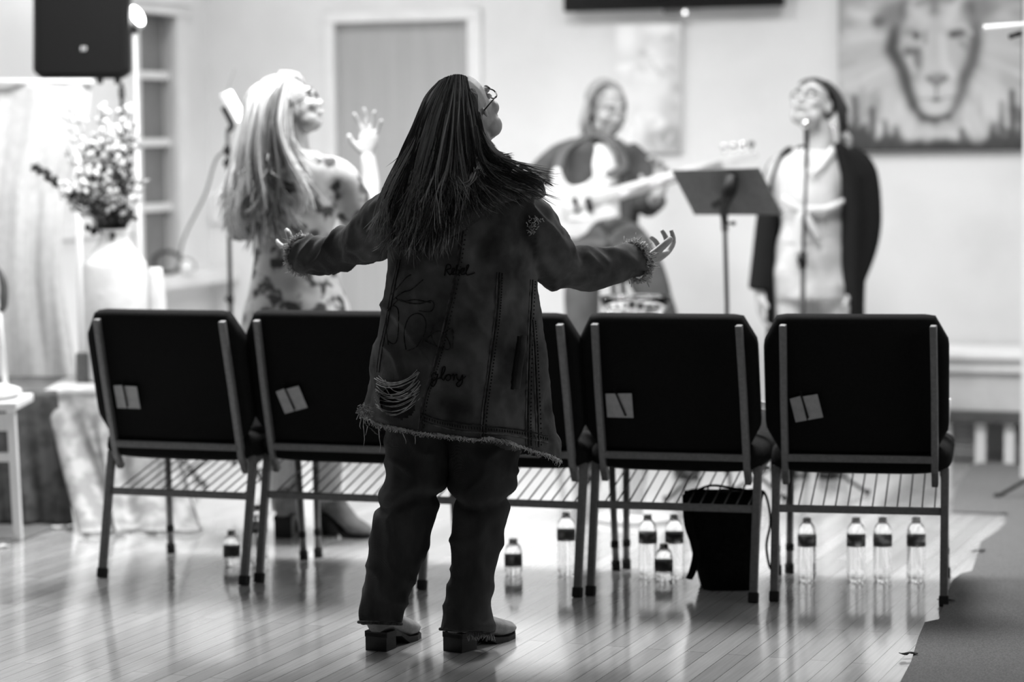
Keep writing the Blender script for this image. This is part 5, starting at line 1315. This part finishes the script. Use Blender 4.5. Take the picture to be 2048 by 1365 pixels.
def vase():
    D = 9.05; x0 = P(231, 600, D).x; c = Vector((x0, D, ZT + .006)); S = D / F
    root = empty('vase', c, 'large white ceramic churn-shaped vase filled with dried flowers, left of the window', 'vase')
    ztop = P(226, 458, D).z - c.z
    def zz(y): return P(231, y, D).z - c.z
    prof = [(.03, .0), (60 * S, .0), (63.5 * S, .012), (64 * S, zz(532)), (62 * S, zz(526)), (52 * S, zz(512)), (36 * S, zz(492)), (30 * S, zz(478)), (31 * S, zz(464)), (33 * S, ztop), (29 * S, ztop), (27 * S, zz(480)), (27 * S, zz(530)), (.02, zz(540))]
    m = MB(); m.lathe(prof, c, 44); build(m, 'vase_body', M['vase'], root)
    fr = empty('dried_bouquet', c + Z * .2, 'loose bunch of dried pale flowers and dark stems in the big white vase', 'flowers')
    rnd = random.Random(2); base = P(228, 470, D)
    st, lf, pt = MB(), MB(), MB()
    def spray(tx, ty, bend, kind, n):
        tip = P(tx, ty, D + rnd.uniform(-.12, .12)); b0 = base + Vector((rnd.uniform(-.035, .035), rnd.uniform(-.035, .035), -.12)); b1 = base + Vector((rnd.uniform(-.04, .04) + (tip.x - base.x) * .12, rnd.uniform(-.03, .03), .02))
        mid = (b1 + tip) / 2 + Vector((bend, 0, .01)); q, _ = smooth_path([b0, b1, mid, tip], [1] * 4, 6)
        st.tube(q, .0016, 5)
        for i in range(n):
            k_ = rnd.randint(9, len(q) - 1); p = q[k_] + Vector((rnd.gauss(0, .014), rnd.gauss(0, .014), rnd.gauss(0, .014)))
            if kind == 'leaf':
                d = Vector((rnd.uniform(-1, 1), rnd.uniform(-.5, .5), rnd.uniform(-.2, 1))).normalized(); lf.tube([p, p + d * .022, p + d * .042], [.001, .008, .001], 6, flat=.25)
            elif kind == 'petal': pt.ell(p, (.010, .008, .015), Matrix.Rotation(rnd.uniform(-1, 1), 3, 'Y'), 7, 5)
            else: st.ell(p, (.008, .007, .012), Matrix.Rotation(rnd.uniform(-1, 1), 3, 'Y'), 6, 4)
    for i in range(46): spray(rnd.uniform(130, 262), rnd.uniform(215, 400), rnd.uniform(-.03, .01), 'petal', 9)
    for i in range(34): spray(rnd.uniform(185, 275), rnd.uniform(230, 420), rnd.uniform(-.01, .02), 'leaf', 14)
    for i in range(26): spray(rnd.uniform(170, 262), rnd.uniform(290, 440), rnd.uniform(-.02, .02), 'dark', 16)
    for i in range(5): spray(rnd.uniform(195, 225), rnd.uniform(195, 230), 0, 'petal', 8)
    # the long dark drooping stem of beads
    q, _ = smooth_path([base + Vector((0, -.02, -.1)), P(200, 430, D - .05), P(160, 395, D - .08), P(115, 368, D - .1), P(70, 335, D - .1)], [1] * 5, 12)
    st.tube(q, .0022, 6)
    for i in range(150):
        k_ = rnd.randint(14, len(q) - 1); p = q[k_] + Vector((rnd.gauss(0, .006), rnd.gauss(0, .008), rnd.gauss(0, .007))) * (1.6 if k_ < 32 else 1); st.ell(p, rnd.uniform(.006, .010), None, 7, 5)
    for i in range(14):
        pt.ell(P(rnd.uniform(118, 140), rnd.uniform(366, 388), D - .13), (.008, .006, .010), None, 7, 5)
    for i in range(60): st.ell(base + Vector((rnd.gauss(-.02, .03), rnd.gauss(0, .02), rnd.uniform(.0, .09))), (.012, .01, .016), None, 6, 4)
    for o_ in (build(st, 'stem', M['stem'], fr), build(lf, 'leaf', M['leaf'], fr), build(pt, 'petal', M['petal'], fr)): o_['kind'] = 'stuff'
    # smaller pale pot beside it
    D2 = 9.14; cc = Vector((P(312, 600, D2).x, D2, ZT + .006)); hz = P(312, 536, D2).z - cc.z; S2 = D2 / F
    pr = MB(); pr.lathe([(.02, 0), (20 * S2, 0), (21 * S2, .03), (20 * S2, hz * .7), (15 * S2, hz * .93), (13 * S2, hz), (10 * S2, hz), (10 * S2, hz * .8), (.01, hz * .75)], cc, 28)
    o = build(pr, 'small_vase', M['vase'], origin=cc); tag(o, 'smaller pale vase standing just right of the big churn-shaped vase', 'vase')
    # small dark box on the table
    D3 = 9.0; p = P(168, 757, D3); b = MB(); hh = (P(168, 706, D3).z - ZT - .006); b.box((p.x, D3, ZT + .006 + hh / 2), (.05, .05, hh)); o = build(b, 'box', M['greym'], smooth=False, bevel=.003, origin=(p.x, D3, ZT + .006)); tag(o, 'small dark upright box on the damask table beside the first chair', 'box')
vase()
def sill_things():
    # dark twig wreath and a pale ball on the window sill
    vv, zz = side_v(345, 545, .09); c = RM(.09, vv, zb)
    D = c.y
    r = MB(); rnd = random.Random(6); cen = P(335, 530, D)
    for k_ in range(7):
        rad = .058 + rnd.uniform(-.006, .006); pts = [cen + Vector((rad * math.cos(t) * 1.1, rnd.uniform(-.006, .006), rad * math.sin(t) * .85)) for t in [j * math.pi / 12 for j in range(25)]]
        r.tube(pts, .004, 6)
    zmin = min(v.z for v in r.v); 
    for v in r.v: v.z += zb + .001 - zmin
    o = build(r, 'wreath', M['stem'], origin=cen); tag(o, 'small dark twig wreath leaning on the window sill', 'wreath')
    m = MB(); cen = P(373, 552, D); m.ell(Vector((cen.x, cen.y, zb + .036)), .035); o = build(m, 'ornament_ball', M['white'], origin=cen); tag(o, 'round white ball on the window sill right of the twig wreath', 'ornament')
    m = MB(); cb_ = Vector((cen.x, cen.y, zb + .036)); m.tube([cb_ + Vector((.040 * math.cos(t), 0, .040 * math.sin(t))) for t in [R(-20) + j * R(220) / 14 for j in range(15)]], .0035, 6)
    build(m, 'wire_loop', M['blackm'], o)
sill_things()
def white_chair():
    D = 8.38; g = G(40, 1046); root = empty('side_chair', Vector((P(-30, 900, D).x, D, 0)), 'white wooden chair cut off by the left edge, with cushioned seat', 'chair')
    def leg(x0, y0, x1, d0, d1): 
        m = MB(); m.bar(P(x0, y0, d0), Vector((P(x1, 1046, d1).x, d1, 0.0)), .03, .03, (0, 1, 0)); build(m, 'leg', M['trim'], root, False, .003)
    leg(22, 815, 36, D, D); leg(-90, 815, -104, D, D); leg(-20, 815, -14, D + .24, D + .26); leg(-80, 815, -92, D + .24, D + .26)
    m = MB(); a_, b_ = P(34, 812, D), P(-106, 812, D); m.box(((a_.x + b_.x) / 2, D + .12, a_.z), (a_.x - b_.x + .01, .30, .03)); build(m, 'seat', M['trim'], root, False, .006)
    m = MB(); m.ell(Vector(((a_.x + b_.x) / 2 - .008, D + .12, a_.z + .035)), ((a_.x - b_.x) / 2, .145, .028)); build(m, 'cushion', M['white'], root)
    m = MB(); m.bar(P(24, 915, D), P(-95, 915, D), .022, .03); build(m, 'rung', M['trim'], root, False, .002)
    m = MB(); m.bar(P(26, 845, D), P(-98, 845, D), .018, .06); build(m, 'apron', M['trim'], root, False, .002)
    m = MB(); m.tube([P(14, 795, D + .24), P(0, 650, D + .27), P(-4, 600, D + .28)], .010, 8); build(m, 'back_spindle', M['trim'], root)
    m = MB(); m.tube([P(-8, 530, D + .28), P(6, 560, D + .28), P(8, 595, D + .28), P(-2, 622, D + .28), P(-60, 630, D + .28)], [.006, .014, .016, .014, .014], 10, sub=4); build(m, 'back_rail', M['greym'], root)
white_chair()

# ------------------------------------------------------------------ floor coverings
def outline_slab(pts, th):
    m = MB(); m.prism([Vector((p.x, p.y, .0005)) for p in pts], (0, 0, th)); return m
cpt = [(1795, 1380), (1822, 1330), (1836, 1282), (1850, 1250), (1878, 1244), (1890, 1206), (1904, 1166), (1922, 1152), (1944, 1147), (1955, 1112), (1962, 1088), (1996, 1066), (2012, 1050), (2010, 1031), (1905, 1027), (1906, 1000), (1918, 968), (1940, 935), (1975, 925), (2048, 935), (2300, 965), (2700, 1380)]
m = outline_slab([G(*p) for p in cpt], .007); o = build(m, 'carpet_runner', M['carpet'], smooth=False, origin=(1.6, 8, 0)); tag(o, 'rough-edged grey carpet covering the floor at the right', 'carpet')
lpt = [(-200, 1165), (0, 1093), (48, 1082), (88, 1066), (106, 1060), (100, 1046), (-200, 1062)]
m = outline_slab([G(*p) for p in lpt], .006); o = build(m, 'carpet_strip', M['carpet'], smooth=False, origin=(-1.9, 8, 0)); tag(o, 'end of a grey carpet strip on the floor by the white chair at the left', 'carpet')
def tape(px, py, L, W, ang, m_, label, grp, z=.008):
    c = G(px, py); u = Vector((math.cos(ang), math.sin(ang), 0)); v = Vector((-u.y, u.x, 0))
    mb = MB(); rnd = random.Random(int(px)); r0 = []
    for s in (-1, 1):
        for k_ in range(7):
            t = (k_ / 6 - .5) * -s; r0.append(c + u * (t * L) + v * (-s * W / 2 + rnd.uniform(-.003, .003)) + Z * (z + .006 * abs(math.sin(t * 5 + px))))
    mb.loft([r0, [p + Z * .002 for p in r0]]); o = build(mb, 'tape_strip', M[m_], smooth=False, origin=c); tag(o, label, 'tape', grp)
tape(1817, 1317, .05, .014, .3, 'tape', 'black scrap of tape at the nearest torn point of the right carpet edge', 'black tape scraps')
tape(1892, 1209, .05, .014, .3, 'tape', 'black scrap of tape by the right rear foot of the end chair', 'black tape scraps')
tape(1956, 1110, .05, .012, .3, 'tape', 'black scrap of tape halfway along the right carpet edge beyond the chairs', 'black tape scraps')
tape(2008, 1035, .03, .012, .2, 'tape', 'black scrap of tape at the far notch of the right carpet', 'black tape scraps')
tape(120, 1058, .055, .03, .4, 'tapew', 'white tape piece at the end of the left carpet strip', 'white tape pieces', .002)
tape(4, 1096, .05, .03, .5, 'tapew', 'white tape piece under the edge of the left carpet strip at the picture edge', 'white tape pieces', .002)
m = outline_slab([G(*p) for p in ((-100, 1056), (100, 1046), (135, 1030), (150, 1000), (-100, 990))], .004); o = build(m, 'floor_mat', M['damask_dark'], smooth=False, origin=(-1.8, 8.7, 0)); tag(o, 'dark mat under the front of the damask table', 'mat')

# ------------------------------------------------------------------ bottles, tote and small things
def make_bottle(name, h, r, label_z, label):
    o = empty(name, (0, 0, 0), label, 'bottle')
    k_ = h / .203
    pr = [(.004, .003), (r * .80, .001), (r * .97, .010), (r, .022)]
    z = .03
    nr = 6 if h > .15 else 2
    top = h * (.60 if h > .15 else .50)
    z1 = label_z - .019
    for i in range(nr):
        zz_ = .03 + (z1 - .03) * i / nr; dz = (z1 - .03) / nr
        pr += [(r, zz_), (r * .95, zz_ + dz * .5)]
    pr += [(r, z1), (r * .985, label_z - .016), (r * .985, label_z + .016), (r, label_z + .019), (r * .96, label_z + .03)]
    hs = h - (label_z + .03)
    pr += [(r * .80, label_z + .03 + hs * .35), (r * .5, label_z + .03 + hs * .6), (.0125, h - .022), (.0125, h - .004)]
    m = MB(); m.lathe(pr, n=24); build(m, 'bottle_body', M['pet'], o, local=True)
    m = MB(); m.lathe([(.003, h - .018), (.0145, h - .018), (.0145, h - .001), (.013, h), (.003, h)], n=20); build(m, 'bottle_cap', M['capw'], o, local=True)
    m = MB(); m.lathe([(r * .992, label_z - .0165), (r * 1.005, label_z - .0165), (r * 1.005, label_z + .0165), (r * .992, label_z + .0165), (r * .992, label_z - .0165)], n=28, cap=False); build(m, 'bottle_label', M['label'], o, local=True)
    return o
big = [(1614, 1163, 'tall clear water bottle nearest the left legs of the end chair, alone'), (1712, 1163, 'tall clear water bottle, leftmost of the close trio under the end chair'),
       (1765, 1163, 'tall clear water bottle, middle of the close trio under the end chair'), (1832, 1163, 'tall clear water bottle nearest the right leg of the end chair'),
       (1133, 1150, 'tall clear water bottle partly behind the leg of the hidden middle chair'), (1296, 1156, 'tall clear water bottle behind the small one, left of the tote bag'),
       (1349, 1156, 'tall clear water bottle half hidden by the left edge of the tote bag'), (519, 1132, 'tall clear water bottle seen in the gap between the first two chairs')]
pb_ = make_bottle('water_bottle', .203, .0295, .128, big[0][2])
for i, (x, y, lab) in enumerate(big):
    o = pb_ if i == 0 else copy_tree(pb_); o.location = G(x, y); o['label'] = lab; o['group'] = 'tall water bottles on the floor'; o.rotation_euler = (0, 0, i * 1.3)
small = [(464, 1131, 'small squat water bottle beside the right legs of the first chair'), (1027, 1150, 'small squat water bottle right of the denim-clad woman'), (1328, 1161, 'small squat water bottle standing in front of the tall ones by the tote bag')]
ps_ = make_bottle('mini_water_bottle', .118, .0285, .047, small[0][2])
for i, (x, y, lab) in enumerate(small):
    o = ps_ if i == 0 else copy_tree(ps_); o.location = G(x, y); o['label'] = lab; o['group'] = 'small water bottles on the floor'; o.rotation_euler = (0, 0, i * 1.1)
def tote():
    D = 7.36
    root = empty('tote_bag', G(1455, 1185), 'black canvas tote bag standing on the floor under the second chair from the right', 'bag'); D = root.location.y + .1
    m = MB(); rings = []
    for y, l, r, dep in ((1186, 1412, 1500, .075), (1178, 1404, 1510, .085), (1120, 1388, 1516, .09), (1050, 1372, 1520, .085), (1000, 1366, 1524, .06), (985, 1368, 1528, .045)):
        sh = 34 if y == 1186 else 30
        ring = []
        for j in range(32):
            a_ = 2 * math.pi * j / 32; s_, c_ = math.sin(a_), math.cos(a_)
            X = abs(s_) ** .5 * math.copysign(1, s_); Y = abs(c_) ** .6 * math.copysign(1, c_)
            ring.append(P((l + r) / 2 + (r - l) / 2 * X, y, D) + Vector((0, -dep * Y, .006 * math.sin(j * 2.1))))
        rings.append(ring)
    zmn = min(p.z for p in rings[0])
    for p in rings[0]: p.z = .002
    m.loft(rings); o = build(m, 'bag_body', M['tote'], root)
    m = MB(); m.tube([P(1372, 990, D - .05), P(1376, 1050, D - .1), P(1392, 1100, D - .12), P(1386, 1140, D - .1), P(1378, 1158, D - .08)], [(.004, .012)] * 5, 8, sub=4, up=(0, 1, 0)); build(m, 'strap', M['tote'], root)
    m = MB(); m.tube([P(1500, 990, D), P(1528, 985, D), P(1541, 1040, D), P(1533, 1090, D), P(1538, 1130, D), P(1545, 1142, D)], .004, 8, sub=5); build(m, 'strap', M['tote'], root)
    m = MB(); m.tube([P(1380, 990, D - .02), P(1420, 972, D - .05), P(1470, 978, D - .05), P(1515, 985, D)], [(.004, .014)] * 4, 8, sub=4); build(m, 'strap', M['tote'], root)
tote()
def on_seat(ci, lx, ly, z=.483):
    c = CH[ci]; a_ = c.rotation_euler.z; return c.location + Vector((lx * math.cos(a_) - ly * math.sin(a_), lx * math.sin(a_) + ly * math.cos(a_), z))
def seat_things():
    rnd = random.Random(1)
    # folded white paper on the fourth chair, in the gap beside the last one
    c = on_seat(3, .22, .25); m = MB()
    m.prism([c + Vector(p) for p in ((-.035, 0, 0), (.03, 0, 0), (.05, .01, .085), (-.025, .01, .10))], (0, .012, 0)); m.prism([c + Vector(p) for p in ((0, -.02, 0), (.055, -.02, .01), (.058, -.01, .062), (.0, -.012, .075))], (0, .004, 0))
    o = build(m, 'paper_bundle', M['white'], smooth=False, origin=c); tag(o, 'crumpled white papers on the seat between the two right chairs', 'paper')
    c = on_seat(4, -.215, .2); m = MB(); m.tube([c + Vector((-.03, 0, -.002)), c + Vector((0, .02, .05)), c + Vector((.005, .03, .12)), c + Vector((.03, .04, .07)), c + Vector((.05, .03, .005))], .006, 8, sub=5); o = build(m, 'camera_strap', M['blackm'], origin=c); tag(o, 'looped black strap on the seat of the right end chair', 'strap')
    c = on_seat(0, .235, .22); m = MB(); m.box(c + Vector((0, 0, .022)), (.07, .14, .04), Matrix.Rotation(-.3, 3, 'Z')); o = build(m, 'book', M['card'], smooth=False, bevel=.002, origin=c); tag(o, 'thick grey book on the first chair seat seen in the gap to the second', 'book')
    m = MB(); q = c + Vector((.0, 0, .045)); m.prism([q + Vector(p) for p in ((-.045, 0, 0), (.05, .0, 0), (.02, .02, .075))], (0, .05, .0)); o = build(m, 'folded_leaflet', M['white'], smooth=False, origin=q); tag(o, 'white leaflet folded like a tent on the grey book', 'paper')
    c = on_seat(2, .245, .2); m = MB(); m.ell(c + Vector((0, 0, .024)), (.035, .05, .022)); o = build(m, 'crumpled_tissue', M['white'], origin=c); tag(o, 'crumpled white tissue on the middle chair seat', 'tissue')
    c = on_seat(3, -.235, .16); m = MB(); m.box(c + Vector((0, 0, .055)), (.035, .13, .11)); o = build(m, 'book', M['blackp'], smooth=False, bevel=.003, origin=c); tag(o, 'black book standing on the left of the chair above the tote bag', 'book')
    m = MB(); q = c + Vector((0, 0, .111)); m.ell(q + Vector((.0, 0, .022)), (.024, .05, .022)); o = build(m, 'cup_lid', M['white'], origin=q); tag(o, 'small white bundle resting on top of the black book', 'cloth')
    # white tumbler beyond the right end chair
    c = on_seat(4, .225, .30); m = MB(); m.lathe([(.01, 0), (.032, 0), (.038, .10), (.034, .10), (.029, .006), (.005, .006)], c + Z * 0, 28); o = build(m, 'tumbler', M['white'], origin=c); tag(o, 'white tumbler on the right corner of the end chair seat', 'cup')
seat_things()
def glass_bowl():
    D = 8.7; x = P(1270, 600, D).x; zt_ = P(1270, 588, D).z
    root = empty('plant_stand', Vector((x, D, 0)), 'low pale pedestal hidden behind the second chair from the right, under the glass bowl', 'stand')
    z0 = zt_ - .10
    m = MB(); m.lathe([(.01, z0 - .02), (.16, z0 - .02), (.16, z0), (.01, z0)], Vector((x, D, 0)), 32); build(m, 'table_top', M['bench'], root)
    m = MB(); m.tube([(x, D, .02), (x, D, z0 - .02)], .025, 14); build(m, 'column', M['bench'], root)
    m = MB(); m.lathe([(.01, 0), (.15, 0), (.15, .02), (.01, .02)], Vector((x, D, 0)), 32); build(m, 'base', M['bench'], root)
    c = Vector((x, D, z0 + .001)); m = MB(); m.lathe([(.01, 0), (.05, 0), (.09, .02), (.12, .055), (.128, .09), (.124, .09), (.114, .056), (.084, .025), (.045, .007), (.008, .007)], c, 36)
    o = build(m, 'glass_bowl', M['glass'], origin=c); tag(o, 'clear glass bowl glinting just above the back of the second chair from the right', 'bowl')
    rnd = random.Random(9)
    for i in range(7):
        a_ = rnd.uniform(0, 6.28); rr_ = rnd.uniform(.02, .075); r_ = rnd.uniform(.016, .022); p = c + Vector((rr_ * math.cos(a_), rr_ * math.sin(a_), .028 + r_ * .6 + rr_ * .3))
        m = MB(); m.ell(p, r_); ob = build(m, 'sparkle_ball', M['chrome'], origin=p); tag(ob, 'small chrome ball added for sparkle in the glass bowl behind the chairs', 'ornament', 'sparkle balls added in the glass bowl')  # chrome balls added to give the bowl its bright sparks
glass_bowl()
